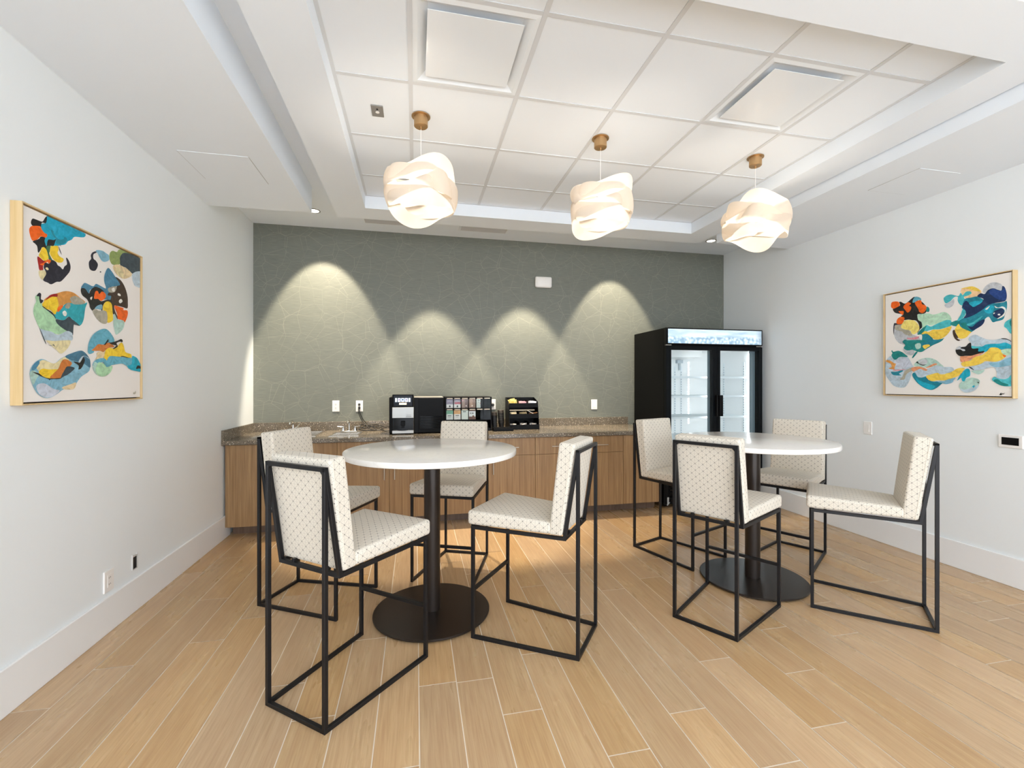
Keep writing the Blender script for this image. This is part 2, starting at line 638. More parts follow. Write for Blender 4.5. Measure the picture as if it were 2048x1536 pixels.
# access panels in the soffits
def access_panel(x0, x1, y0, y1, label):
    t = thing('access_panel', label, 'access panel', ((x0 + x1) / 2, (y0 + y1) / 2, Z_SOFFIT), 0, 'access panels in the soffits')
    a, b = (x1 - x0) / 2, (y1 - y0) / 2
    mb = MB()
    mb.box(-a, a, -b, b, -0.0022, -0.0002)
    mb.build('panel', CEIL, t)
    mb = MB()
    mb.box(-a - 0.003, -a, -b, b, -0.001, -0.0002)
    mb.box(a, a + 0.003, -b, b, -0.001, -0.0002)
    mb.box(-a, a, b, b + 0.003, -0.001, -0.0002)
    mb.build('seam', mat('panel_seam', 'a8a6a3', 0.8), t)
access_panel(-1.492, -1.077, 3.25, 3.66, 'flush white access panel in the low soffit above the left wall')
access_panel(3.414, 3.775, 2.44, 2.806, 'flush white access panel in the low soffit above the right wall')

# supply diffusers: flat plaque below a stamped pan
def diffuser(cx, cy, label):
    t = thing('ceiling_diffuser', label, 'air vent', (cx, cy, Z_GRID), 0, 'square plaque diffusers')
    h = 0.2925
    mb = MB()     # pan: flat rim, sloping sides, throat
    rings = [(h, 0.001), (h - 0.024, -0.002), (h - 0.034, 0.004), (h - 0.075, 0.034), (0.185, 0.075), (0.15, 0.075)]
    for (a, za), (b, zb) in zip(rings, rings[1:]):
        for s in range(4):
            q = []
            for r, z, k in ((a, za, s), (a, za, s + 1), (b, zb, s + 1), (b, zb, s)):
                an = PI / 4 + k * PI / 2
                q.append((r * 1.41421 * math.cos(an), r * 1.41421 * math.sin(an), z))
            mb.face(q)
    mb.build('pan', WHITE_METAL, t)
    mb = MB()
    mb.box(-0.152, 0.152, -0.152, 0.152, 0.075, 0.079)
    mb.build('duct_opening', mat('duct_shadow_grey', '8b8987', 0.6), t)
    mb = MB()
    mb.box(-0.225, 0.225, -0.225, 0.225, -0.004, -0.0005)
    mb.build('face_plate', mat('glossy_white_enamel', 'ebf0f4', 0.14), t, bevel=0.0008, seg=1)
    for sx in (-1, 1):
        for sy in (-1, 1):
            mb = MB()
            mb.box(sx * 0.17 - 0.008, sx * 0.17 + 0.008, sy * 0.17 - 0.008, sy * 0.17 + 0.008, -0.0004, 0.075)
            mb.build('hanger', WHITE_METAL, t)
for ci, lab in ((0, 'white square ceiling diffuser above and in front of the left pendant'),
                (3, 'white square ceiling diffuser near the right pendant canopy')):
    diffuser((GX[ci] + GX[ci + 1]) / 2, (GY[0] + GY[1]) / 2, lab)

def grille(x0, x1, y0, y1, label):
    t = thing('linear_grille', label, 'air vent', ((x0 + x1) / 2, (y0 + y1) / 2, Z_HIGH), 0, 'slot grilles above the green wall')
    a, b = (x1 - x0) / 2, (y1 - y0) / 2
    mb = MB()
    w = 0.022
    mb.box(-a, a, -b, -b + w, -0.006, 0)
    mb.box(-a, a, b - w, b, -0.006, 0)
    mb.box(-a, -a + w, -b + w, b - w, -0.006, 0)
    mb.box(a - w, a, -b + w, b - w, -0.006, 0)
    mb.build('frame', WHITE_METAL, t, bevel=0.0015, seg=1)
    mb = MB()
    mb.box(-a + w, a - w, -b + w, b - w, -0.0015, -0.0005)
    mb.build('backing', mat('vent_shadow_grey', 'a9a7a5', 0.7), t)
    mb = MB()
    n = 8
    for k in range(n):
        y = -b + w + (k + 0.5) * (2 * b - 2 * w) / n
        mb.box(-a + w, a - w, y - 0.0032, y + 0.0032, -0.006, -0.0015)
    mb.build('slats', mat('vent_slat_grey', 'd3d1ce', 0.4), t)
grille(-0.545, -0.032, 4.842, 5.022, 'white slot grille in the ceiling, behind the left pendant')
grille(0.468, 1.02, 4.862, 5.045, 'white slot grille in the ceiling, between left and middle pendants')

t = thing('ceiling_sensor_plate', 'small square grey metal plate on a ceiling tile left of a pendant canopy', 'sensor', (-0.231, 2.893, Z_GRID + 0.004))
mb = MB(); mb.box(-0.036, 0.036, -0.058, 0.058, -0.007, 0); mb.build('plate', mat('dull_grey_plate', '8f8c88', 0.5, 0.3), t, bevel=0.003)
mb = MB(); mb.disc(0.012, 0.009, -0.012, -0.007, (0, 0.0, 0), 16); mb.build('sensor_eye', WHITE, t)
mb = MB(); mb.disc(0.006, 0.006, -0.010, -0.007, (0, -0.026, 0), 12); mb.build('indicator', RECESS, t)

# recessed wall washers
def downlight(x, y, watts, tilt, label, cone=60):
    t = thing('recessed_downlight', label, 'downlight', (x, y, Z_HIGH), 0, 'recessed lights along the green wall')
    mb = MB()
    mb.lathe([(0.062, -0.001), (0.062, -0.004), (0.05, -0.006), (0.048, -0.001)], (0, 0, 0), 40)
    mb.build('trim_ring', GREY_METAL, t, smooth=True)
    mb = MB(); mb.disc(0.048, 0.046, -0.001, -0.003, (0, 0, 0), 32); mb.build('lens', LENS, t)
    lo = lamp('wash_beam', 'SPOT', t, (0, 0, -0.02), watts, (1.0, 0.87, 0.68), spot_size=math.radians(cone), spot_blend=0.25, shadow_soft_size=0.035)
    ld = lo.data      # the tilted reflector lamps have a concentrated beam that fades more slowly
    ld.use_nodes = True
    fo = ld.node_tree.nodes.new('ShaderNodeLightFalloff')
    fo.inputs['Strength'].default_value = 1.0
    ld.node_tree.links.new(fo.outputs['Linear' if tilt > 10 else 'Quadratic'], ld.node_tree.nodes['Emission'].inputs['Strength'])
    lo.rotation_euler = (math.radians(tilt), 0, 0)
for i, (x, tilt, lab) in enumerate((
        (-0.988, 25, 'recessed downlight just past the end of the left soffit, partly hidden by it'),
        (0.19, 1, 'recessed downlight over the coffee machine, behind the tray border'),
        (1.26, 3, 'recessed downlight over the condiment organizer, behind the tray border'),
        (2.40, 22, 'recessed downlight over the right end of the counter, behind the tray border'),
        (3.47, 2, 'recessed downlight above the drinks fridge, partly hidden by the right soffit'))):
    downlight(x, 4.765, WASH_WATTS[i], tilt, lab, 46 if i == 4 else 60)

# ------------------------------------------------------------------ pendants
def ribbon(mb, R, lobes, z0, za, zm, zp, w, tilt_a, n=160, th=0.0011, ph=0.0, sq=3.2, ra=0.012, rm=3, rp=0.0):
    """A closed veneer band: radius follows a soft-cornered square, height waves, leans in and out."""
    rows = 6
    P = []
    for i in range(n):
        t = 2 * PI * i / n
        a = t + ph
        r = R / ((abs(math.cos(a)) ** sq + abs(math.sin(a)) ** sq) ** (1.0 / sq)) * 0.90
        r += ra * math.cos(rm * t + rp)
        zc = z0 + za * math.cos(zm * t + zp)
        lean = tilt_a * math.sin(zm * t + zp + 0.5)
        ww = w * (1 + 0.18 * math.cos((zm + 1) * t + zp * 0.7))
        row = []
        for k in range(rows + 1):
            s = (k / rows - 0.5)
            bulge = 0.012 * (1 - 4 * s * s)
            rr = r + bulge + math.sin(lean) * s * ww
            zz = zc + math.cos(lean) * s * ww
            row.append((rr * math.cos(t), rr * math.sin(t), zz))
        P.append(row)
    i0 = len(mb.v)
    for row in P:
        mb.v += row
    m = rows + 1
    for i in range(n):
        j = (i + 1) % n
        for k in range(rows):
            mb.f.append((i0 + i * m + k, i0 + j * m + k, i0 + j * m + k + 1, i0 + i * m + k + 1))
            mb.m.append(0)

def pendant(loc, rotz, label):
    t = thing('pendant_light', label, 'pendant light', loc, rotz, 'veneer ribbon pendants')
    mb = MB()
    mb.lathe([(0.058, 0.0), (0.058, -0.004), (0.043, -0.005), (0.043, -0.062), (0.040, -0.065), (0.007, -0.066), (0.006, -0.082), (0.0, -0.083)], (0, 0, 0), 40)
    mb.build('canopy', BRASS, t, smooth=True)
    mb = MB(); mb.tube([(0, 0, -0.08), (0, 0, -0.40)], 0.0022, 8, smooth=1); mb.build('cord', WHITE, t, smooth=True)
    zc = -0.48
    mb = MB()
    mb.lathe([(0.0, zc + 0.09), (0.016, zc + 0.088), (0.018, zc + 0.04), (0.016, zc + 0.035), (0.0, zc + 0.034)], (0, 0, 0), 20)
    for k in range(4):
        a = k * PI / 2 + 0.4
        mb.tube([(0, 0, zc + 0.085), (0.17 * math.cos(a), 0.17 * math.sin(a), zc + 0.085)], 0.0016, 6, smooth=1)
    mb.build('lamp_holder', WHITE, t, smooth=True)
    mb = MB()
    mb.lathe([(0.0, -0.03), (0.018, -0.026), (0.028, -0.012), (0.030, 0.0), (0.026, 0.014), (0.015, 0.03), (0.0, 0.036)], (0, 0, zc), 16)
    mb.build('bulb', BULB, t, smooth=True)
    bands = [
        dict(R=0.202, lobes=4, z0=0.076, za=0.030, zm=2, zp=2.37, w=0.108, tilt_a=0.40, ph=0.40, ra=0.008, rm=2, rp=0.6, sq=4.6),
        dict(R=0.192, lobes=4, z0=0.026, za=0.034, zm=2, zp=4.30, w=0.112, tilt_a=0.40, ph=0.15, ra=0.018, rm=3, rp=2.2, sq=4.0),
        dict(R=0.196, lobes=4, z0=-0.030, za=0.034, zm=2, zp=1.92, w=0.112, tilt_a=0.40, ph=0.55, ra=0.018, rm=3, rp=0.4, sq=4.0),
        dict(R=0.202, lobes=4, z0=-0.078, za=0.030, zm=2, zp=5.90, w=0.108, tilt_a=0.40, ph=0.59, ra=0.008, rm=2, rp=3.4, sq=4.6),
    ]
    sh = None
    for b in bands:
        mb = MB()
        ribbon(mb, **b)
        o = mb.build('shade_ribbon', VENEER, t, smooth=True, loc=(0, 0, zc))
    return t
pendant((0.033, 2.893, Z_GRID), 0.0, 'lit ribbon pendant above the left table, leftmost of three')
pendant((1.245, 2.893, Z_GRID), 0.0, 'lit ribbon pendant in the middle, between the two tables')
pendant((2.481, 2.893, Z_GRID), 2.1, 'lit ribbon pendant above the right table, rightmost of three')

# ================================================================== TABLES
def bar_table(x, y, label):
    t = thing('bar_table', label, 'table', (x, y, 0), 0, 'round bar tables')
    mb = MB()
    mb.lathe([(0.0, 0.968), (0.510, 0.968), (0.515, 0.9705), (0.516, 0.974), (0.516, 0.995), (0.514, 0.999), (0.511, 1.0), (0.0, 1.0)], (0, 0, 0), 128)
    mb.build('tabletop', WQUARTZ, t, smooth=True)
    mb = MB()
    mb.lathe([(0.0, 0.958), (0.15, 0.958), (0.15, 0.968), (0.0, 0.968)], (0, 0, 0), 40)
    mb.build('mounting_plate', IRON, t)
    mb = MB()
    mb.lathe([(0.049, 0.022), (0.049, 0.958)], (0, 0, 0), 48)
    mb.build('column', BRONZE, t, smooth=True)
    mb = MB()
    mb.lathe([(0.0, 0.008), (0.345, 0.008), (0.350, 0.012), (0.350, 0.018), (0.346, 0.0215), (0.0, 0.0225)], (0, 0, 0), 96)
    mb.build('base_disc', BRONZE, t, smooth=True)
    for k in range(4):
        a = PI / 4 + k * PI / 2 + 0.45
        mb = MB()
        mb.disc(0.014, 0.014, 0.0, 0.009, (0.318 * math.cos(a), 0.318 * math.sin(a), 0), 16)
        mb.build('glide', DARK, t)
    return t
bar_table(0.099, 2.79, 'round white-topped bar table on a dark pedestal, the left one')
bar_table(2.353, 2.77, 'round white-topped bar table on a dark pedestal, in front of the drinks fridge')

# ================================================================== BAR STOOLS
def cushion(name, prof_lo, prof_hi, parent, bevel, crown=0.0, puff=0.0):
    """Soft block between two quads (lower and upper), with cloth UVs in metres."""
    bm = bmesh.new()
    v = [bm.verts.new(p) for p in prof_lo + prof_hi]
    for q in ((3, 2, 1, 0), (4, 5, 6, 7), (0, 1, 5, 4), (1, 2, 6, 5), (2, 3, 7, 6), (3, 0, 4, 7)):
        bm.faces.new([v[k] for k in q])
    bmesh.ops.bevel(bm, geom=bm.edges[:], offset=bevel, segments=4, profile=0.5, affect='EDGES', clamp_overlap=True)
    bmesh.ops.subdivide_edges(bm, edges=[e for e in bm.edges if e.calc_length() > 0.025], cuts=7, use_grid_fill=True)
    bm.normal_update()
    lo = Vector((min(w.co.x for w in bm.verts), min(w.co.y for w in bm.verts), min(w.co.z for w in bm.verts)))
    hi = Vector((max(w.co.x for w in bm.verts), max(w.co.y for w in bm.verts), max(w.co.z for w in bm.verts)))
    c, hs = (lo + hi) / 2, (hi - lo) / 2
    uv = bm.loops.layers.uv.new('UVMap')
    for f in bm.faces:
        n = f.normal
        ax = max(range(3), key=lambda k: abs(n[k]))
        for l in f.loops:
            p = l.vert.co
            l[uv].uv = (p.x, p.y) if ax == 2 else ((p.y, p.z) if ax == 0 else (p.x, p.z))
    for w in bm.verts:
        u = [(w.co[k] - c[k]) / hs[k] for k in range(3)]
        if crown and u[2] > 0:
            w.co.z += crown * (1 - u[0] ** 2) * max(0.0, 1 - u[1] ** 2)
        if puff:
            w.co.y += puff * max(0.0, (1 - u[0] ** 2)) * max(0.0, 1 - u[2] ** 2) * (1 if w.normal.y > 0.3 else 0)
    me = bpy.data.meshes.new(name)
    bm.to_mesh(me)
    bm.free()
    me.materials.append(FABRIC)
    me.polygons.foreach_set('use_smooth', [True] * len(me.polygons))
    o = bpy.data.objects.new(name, me)
    COL.objects.link(o)
    o.parent = parent
    return o

def make_stool(label):
    t = thing('bar_stool', label, 'bar stool', (0, 0, 0), 0, 'patterned bar stools around the two tables')
    B = 0.018
    fx, fy, bx, by, ZS = 0.2225, 0.291, 0.176, -0.291, 0.609
    def sx(y):
        return bx + (y - by) / (fy - by) * (fx - bx)
    ry = -0.222
    for s in (-1, 1):
        mb = MB(); mb.box(s * fx - B / 2, s * fx + B / 2, fy - B / 2, fy + B / 2, 0, ZS + B / 2)
        mb.build('leg', IRON, t, bevel=0.0012, seg=1)
        mb = MB(); mb.box(s * bx - B / 2, s * bx + B / 2, by - B / 2, by + B / 2, 0, 1.061)
        mb.build('leg', IRON, t, bevel=0.0012, seg=1)
        mb = MB(); mb.bar((s * fx, fy, B / 2), (s * bx, by, B / 2), B)
        mb.build('floor_rail', IRON, t, bevel=0.0012, seg=1)
    mb = MB(); mb.bar((-bx, by, B / 2), (bx, by, B / 2), B); mb.build('floor_rail', IRON, t, bevel=0.0012, seg=1)
    mb = MB(); mb.bar((-fx, fy, 0.265), (fx, fy, 0.265), B); mb.build('footrest', IRON, t, bevel=0.0012, seg=1)
    mb = MB()
    for s in (-1, 1):
        mb.bar((s * fx, fy, ZS), (s * sx(ry), ry, ZS - 0.004), B, ext=B / 2)
    mb.bar((-fx, fy, ZS), (fx, fy, ZS), B)
    mb.bar((-sx(ry), ry, ZS - 0.004), (sx(ry), ry, ZS - 0.004), B)
    mb.build('seat_frame', IRON, t, bevel=0.0012, seg=1)
    mb = MB()
    for s in (-1, 1):
        mb.bar((s * sx(ry), ry, ZS - 0.004), (s * bx, by, 1.052), B, up=(0, 1, 0))
    mb.bar((-bx, by, 1.052), (bx, by, 1.052), B, ext=B / 2)
    for s in (-1, 1):   # small gussets in the upper corners
        mb.hexa([(s * (bx - 0.009), by - 0.007, 1.028), (s * (bx - 0.024), by - 0.007, 1.0435), (s * (bx - 0.024), by + 0.007, 1.0435), (s * (bx - 0.009), by + 0.007, 1.028),
                 (s * (bx - 0.009), by - 0.007, 1.0435), (s * (bx - 0.018), by - 0.007, 1.0435), (s * (bx - 0.018), by + 0.007, 1.0435), (s * (bx - 0.009), by + 0.007, 1.0435)])
    for s in (-0.5, 0.5):   # lugs that hold the back cushion to the rail
        mb.box(s * 0.2 - 0.008, s * 0.2 + 0.008, ry - 0.007, ry + 0.02, ZS, ZS + 0.018)
    mb.build('back_frame', IRON, t, bevel=0.0012, seg=1)
    # cushions
    zb, zt, zr = 0.6195, 0.700, 0.680
    y0, y1 = -0.150, 0.322
    a0, a1 = sx(y0) + 0.010, 0.2335
    cushion('seat', [(-a0, y0, zb), (a0, y0, zb), (a1, y1, zb + 0.002), (-a1, y1, zb + 0.002)],
            [(-a0, y0, zr), (a0, y0, zr), (a1, y1, zt), (-a1, y1, zt)], t, 0.017, crown=0.010)
    a2, a3 = sx(-0.18) + 0.0085, bx + 0.0085
    bk = cushion('backrest', [(-a2, ry + 0.010, zb - 0.002), (a2, ry + 0.010, zb - 0.002), (a2, -0.137, zb - 0.002), (-a2, -0.137, zb - 0.002)],
                 [(-a3, by + 0.012, 1.090), (a3, by + 0.012, 1.090), (a3, -0.192, 1.096), (-a3, -0.192, 1.096)], t, 0.013, puff=0.006)
    for s in (-1, 1):   # welt along the rear edge of the side panels
        mb = MB()
        mb.tube([(s * a2, ry + 0.026, zb + 0.005), (s * a3, by + 0.028, 1.082)], 0.0018, 6, smooth=1)
        mb.build('welt', mat('cream_piping', 'd9d1c3', 0.8), bk, smooth=True)
    return t

STOOLS = [   # x, y, direction the sitter faces (degrees), label
    (-0.306, 2.244, 50.8, 'nearest stool at the left table, showing its back to the room'),
    (0.675, 2.459, 143.0, 'stool on the right side of the left table, seen from its side'),
    (-0.624, 3.127, -25.8, 'stool on the left side of the left table, behind the nearest one'),
    (0.294, 3.424, -113.0, 'stool behind the left table, its front facing the room, before the counter'),
    (1.856, 2.425, 32.0, 'stool before the right table, its back to the room, nearest the middle'),
    (2.784, 2.290, 134.0, 'stool on the right side of the right table, nearest the right painting'),
    (2.112, 3.342, -67.0, 'stool beside the drinks fridge on the left side of the right table'),
    (2.960, 3.078, -150.0, 'stool behind the right table, its front facing the room, by the right wall'),
]
proto = make_stool(STOOLS[0][3])
for i, (x, y, a, lab) in enumerate(STOOLS):
    if i == 0:
        proto.location = (x, y, 0)
        proto.rotation_euler = (0, 0, math.radians(a - 90))
    else:
        dup(proto, (x, y, 0), math.radians(a - 90), lab)

# ================================================================== COUNTER RUN
CT_Z, CT_B = 0.886, 0.848
CAB_F, CAB_END = 4.50, 2.645
SINKS = [(-1.50, -0.965, 4.68, 5.13), (-0.805, -0.565, 4.64, 4.92)]   # bowl openings

def slab_with_holes(mb, x0, x1, y0, y1, z0, z1, holes):
    xs = sorted({x0, x1} | {h[0] for h in holes} | {h[1] for h in holes})
    ys = sorted({y0, y1} | {h[2] for h in holes} | {h[3] for h in holes})
    inside = lambda x, y: any(h[0] < x < h[1] and h[2] < y < h[3] for h in holes)
    for a, b in zip(xs, xs[1:]):
        for c, d in zip(ys, ys[1:]):
            if inside((a + b) / 2, (c + d) / 2):
                continue
            mb.face([(a, c, z1), (b, c, z1), (b, d, z1), (a, d, z1)])
            mb.face([(a, d, z0), (b, d, z0), (b, c, z0), (a, c, z0)])
    mb.face([(x0, y0, z0), (x1, y0, z0), (x1, y0, z1), (x0, y0, z1)])
    mb.face([(x1, y0, z0), (x1, y1, z0), (x1, y1, z1), (x1, y0, z1)])
    mb.face([(x1, y1, z0), (x0, y1, z0), (x0, y1, z1), (x1, y1, z1)])
    mb.face([(x0, y1, z0), (x0, y0, z0), (x0, y0, z1), (x0, y1, z1)])
    for h in holes:
        for (ax, ay), (bx, by) in (((h[0], h[2]), (h[1], h[2])), ((h[1], h[2]), (h[1], h[3])), ((h[1], h[3]), (h[0], h[3])), ((h[0], h[3]), (h[0], h[2]))):
            mb.face([(ax, ay, z1), (bx, by, z1), (bx, by, z0), (ax, ay, z0)])

wt = thing('worktop', 'long speckled brown stone worktop under the green wall', 'worktop', (0, 0, 0))
mb = MB()
slab_with_holes(mb, XL + 0.001, CAB_END, 4.45, YW - 0.001, CT_B, CT_Z, SINKS)
mb.build('slab', QUARTZ, wt)
mb = MB(); mb.box(XL + 0.001, 2.63, YW - 0.020, YW - 0.001, CT_Z, 0.980); tag(mb.build('backsplash', QUARTZ, bevel=0.0015, seg=1), 'long low speckled stone upstand along the foot of the green wall', 'backsplash')
mb = MB(); mb.box(XL + 0.001, XL + 0.020, 4.451, YW - 0.020, CT_Z, 0.980); tag(mb.build('side_splash', QUARTZ, bevel=0.0015, seg=1), 'short speckled stone upstand against the left wall, at the worktop end', 'backsplash')

def bar_handle(parent, x, z, vertical, length=0.128):
    mb = MB()
    y = CAB_F - 0.034
    if vertical:
        mb.tube([(x, y, z - length / 2 - 0.012), (x, y, z + length / 2 + 0.012)], 0.005, 10, smooth=1)
        for s in (-1, 1):
            mb.tube([(x, y, z + s * length / 2), (x, CAB_F - 0.019, z + s * length / 2)], 0.004, 8, smooth=1)
    else:
        mb.tube([(x - length / 2 - 0.012, y, z), (x + length / 2 + 0.012, y, z)], 0.005, 10, smooth=1)
        for s in (-1, 1):
            mb.tube([(x + s * length / 2, y, z), (x + s * length / 2, CAB_F - 0.019, z)], 0.004, 8, smooth=1)
    mb.build('handle', NICKEL, parent, smooth=True)

def cabinet(x0, x1, label, drawer=False, doors=2, handles=True):
    t = thing('base_cabinet', label, 'cabinet', ((x0 + x1) / 2, 0, 0), 0, 'wood base cabinets')
    w = (x1 - x0) / 2
    mb = MB()
    mb.box(-w + 0.001, w - 0.001, CAB_F + 0.001, CAB_F + 0.04, 0.10, CT_B - 0.0005)
    mb.box(-w + 0.001, -w + 0.02, CAB_F + 0.04, YW - 0.03, 0.10, 0.66)
    mb.box(w - 0.02, w - 0.001, CAB_F + 0.04, YW - 0.03, 0.10, 0.66)
    mb.box(-w + 0.02, w - 0.02, CAB_F + 0.04, YW - 0.03, 0.10, 0.12)
    mb.build('carcass', CABWOOD, t)
    mb = MB(); mb.box(-w + 0.001, w - 0.001, 4.62, 4.64, 0.0, 0.10); mb.build('toe_kick', TOEWOOD, t)
    g = 0.0015
    ztop = CT_B - 0.006
    if drawer:
        mb = MB(); mb.box(-w + g, w - g, CAB_F - 0.019, CAB_F, 0.668, ztop)
        dr = mb.build('drawer', CABWOOD, t, bevel=0.001, seg=1)
        bar_handle(dr, 0, 0.747, False, 0.60)
        ztop = 0.665
    n = doors
    for k in range(n):
        a, b = -w + 2 * w * k / n, -w + 2 * w * (k + 1) / n
        mb = MB(); mb.box(a + g, b - g, CAB_F - 0.019, CAB_F, 0.101, ztop)
        dd = mb.build('door', CABWOOD, t, bevel=0.001, seg=1)
        if handles:
            hx = (b - 0.048) if (n == 2 and k == 0) else (a + 0.048)
            bar_handle(dd, hx, 0.555 if drawer else 0.548, True)
    return t
mb = MB(); mb.box(XL + 0.017, XL + 0.034, CAB_F - 0.004, CAB_F + 0.03, 0.10, CT_B - 0.001)
tag(mb.build('filler_strip', CABWOOD), 'narrow dark wood filler strip between the left wall and the first cabinet', 'trim strip')
cabinet(XL + 0.035, -0.724, 'wood base cabinet at the left end, against the left wall', handles=False)
cabinet(-0.724, 0.232, 'wood base cabinet under the small sink, with a pair of slim upright handles')
cabinet(0.232, 1.209, 'wood base cabinet with a wide drawer, behind the left table', drawer=True)
cabinet(1.209, 2.190, 'wood base cabinet with a wide drawer whose long handle shows, right of the left table', drawer=True)
cabinet(2.190, 2.640, 'narrow plain wood base cabinet at the right end, next to the fridge', doors=1, handles=False)

# ------------------------------------------------------------------ sinks and taps
def sink(x0, x1, y0, y1, rim_x, rim_f, rim_b, depth, label):
    t = thing('sink', label, 'sink', ((x0 + x1) / 2, (y0 + y1) / 2, CT_Z), 0, 'drop-in steel sinks')
    a, b = (x1 - x0) / 2, (y1 - y0) / 2
    mb = MB()
    X = [-a - rim_x, -a + 0.004, a - 0.004, a + rim_x]
    Y = [-b - rim_f, -b + 0.004, b - 0.004, b + rim_b]
    for i in range(3):
        for j in range(3):
            if i == 1 and j == 1:
                continue
            mb.box(X[i], X[i + 1], Y[j], Y[j + 1], 0.0003, 0.0045)
    mb.build('rim', STEEL, t)
    mb = MB()
    i_, o_ = (a - 0.004, b - 0.004), (a - 0.02, b - 0.02)
    c4 = lambda q, z: [(-q[0], -q[1], z), (q[0], -q[1], z), (q[0], q[1], z), (-q[0], q[1], z)]
    T4, M4, B4 = c4(i_, 0.004), c4((i_[0] - 0.004, i_[1] - 0.004), -depth + 0.03), c4(o_, -depth)
    for k in range(4):
        k2 = (k + 1) % 4
        mb.face([T4[k2], T4[k], M4[k], M4[k2]])
        mb.face([M4[k2], M4[k], B4[k], B4[k2]])
    mb.face(B4)
    mb.build('bowl', STEEL, t, smooth=False)
    mb = MB(); mb.lathe([(0.0, -depth + 0.001), (0.03, -depth + 0.001), (0.03, -depth + 0.003), (0.022, -depth + 0.003), (0.02, -depth + 0.0015), (0.0, -depth + 0.0015)], (0, 0, 0), 20)
    mb.build('drain', CHROME, t, smooth=True)
    return t
sink(*SINKS[0], 0.018, 0.03, 0.05, 0.16, 'larger steel sink at the left end, behind the left stool')
sink(*SINKS[1], 0.018, 0.03, 0.10, 0.12, 'small square steel sink left of the coffee machine')

t = thing('tap', 'slim upright chrome tap at the larger sink, just above a stool back', 'tap', (-1.275, 5.155, CT_Z + 0.0045), 0, 'sink taps')
mb = MB(); mb.lathe([(0.0, 0), (0.024, 0), (0.024, 0.006), (0.014, 0.012), (0.013, 0.05), (0.0, 0.05)], (0, 0, 0), 20); mb.build('base', CHROME, t, smooth=True)
mb = MB(); mb.tube([(0, 0, 0.04), (0, 0, 0.085), (0, -0.02, 0.112), (0, -0.07, 0.115), (0, -0.12, 0.098), (0, -0.125, 0.085)], 0.009, 12); mb.build('spout', CHROME, t, smooth=True)
mb = MB(); mb.tube([(0.012, 0, 0.035), (0.045, -0.004, 0.05), (0.075, -0.006, 0.088)], 0.0055, 10); mb.build('lever', CHROME, t, smooth=True)

t = thing('tap', 'chrome two-handle tap at the small square sink', 'tap', (-0.685, 4.985, CT_Z + 0.0045), 0, 'sink taps')
mb = MB(); mb.box(-0.085, 0.085, -0.024, 0.024, 0, 0.014); mb.build('base', CHROME, t, bevel=0.008, seg=3, smooth=True)
mb = MB(); mb.tube([(0, 0, 0.012), (0, 0, 0.10), (0, -0.012, 0.124), (0, -0.04, 0.128), (0, -0.085, 0.112), (0, -0.095, 0.098)], 0.0085, 12); mb.build('spout', CHROME, t, smooth=True)
for s in (-1, 1):
    mb = MB()
    mb.lathe([(0.0, 0.012), (0.019, 0.012), (0.016, 0.03), (0.012, 0.046), (0.014, 0.05), (0.013, 0.057), (0.0, 0.058)], (s * 0.06, 0, 0), 20)
    mb.bar((s * 0.06, 0, 0.054), (s * 0.115, -0.012, 0.062), 0.010, 0.007)
    mb.build('handle', CHROME, t, smooth=True)

# ================================================================== ON THE COUNTER
Z0 = CT_Z
# coffee brewer: base front edge at y 4.65, left edge x -0.23
brewer = t = thing('coffee_machine', 'black and silver single-cup coffee machine with a lit screen, on the worktop', 'coffee machine', (-0.126, 4.652, Z0))
SILVER = mat('silver_plastic', 'c9cbca', 0.35, 0.15)
mb = MB()
mb.box(-0.137, 0.106, 0.075, 0.44, 0.004, 0.372)
mb.build('body', DARK, t, bevel=0.006, seg=2)
mb = MB(); mb.box(-0.103, 0.106, 0.012, 0.074, 0.275, 0.402); hd = mb.build('display_head', DARK, t, bevel=0.004, seg=2)
mb = MB(); mb.box(-0.088, 0.091, 0.0105, 0.013, 0.287, 0.392)
sc = mb.build('screen', mat('screen_glass', '04060c', 0.2, spec=0.15, emit='0a1e3c', emit_strength=0.12), hd)
mb = MB()
for cx, w in ((-0.067, 0.016), (-0.036, 0.027), (-0.001, 0.027), (0.034, 0.027), (0.065, 0.018)):
    mb.box(cx - w / 2, cx + w / 2, 0.0095, 0.0108, 0.328, 0.366, 0)
for cx, c in ((-0.036, 1), (-0.001, 2), (0.034, 1)):
    mb.box(cx - 0.008, cx + 0.008, 0.0088, 0.0098, 0.340, 0.359, c)
mb.build('screen_icons', [mat('icon_glow', 'dcebff', 0.4, emit='d4e6ff', emit_strength=2.2), mat('icon_mauve', '7a6a86', 0.5, emit='8d7d9c', emit_strength=0.8), mat('icon_blue', '3b5068', 0.5, emit='40597a', emit_strength=0.8)], hd)
mb = MB(); mb.box(-0.036, 0.036, 0.0095, 0.011, 0.300, 0.318); mb.build('start_button', mat('amber_glow', 'ffe9c8', 0.4, emit='ffdfae', emit_strength=2.4), hd, bevel=0.0004, seg=1)
mb = MB(); mb.box(-0.104, 0.107, 0.0, 0.075, 0.166, 0.274); fp = mb.build('front_panel', SILVER, t, bevel=0.004, seg=2)
mb = MB()
mb.box(0.036, 0.080, -0.0006, 0.001, 0.193, 0.1965); mb.box(0.032, 0.084, -0.0006, 0.001, 0.178, 0.183)
mb.build('lettering', mat('grey_print', '6c6e70', 0.6), fp)
mb = MB()
mb.box(-0.103, -0.094, 0.01, 0.075, 0.042, 0.166); mb.box(0.096, 0.106, 0.01, 0.075, 0.042, 0.166); mb.box(-0.094, 0.096, 0.066, 0.075, 0.042, 0.166)
mb.build('cup_bay', DARK_GLOSS, t)
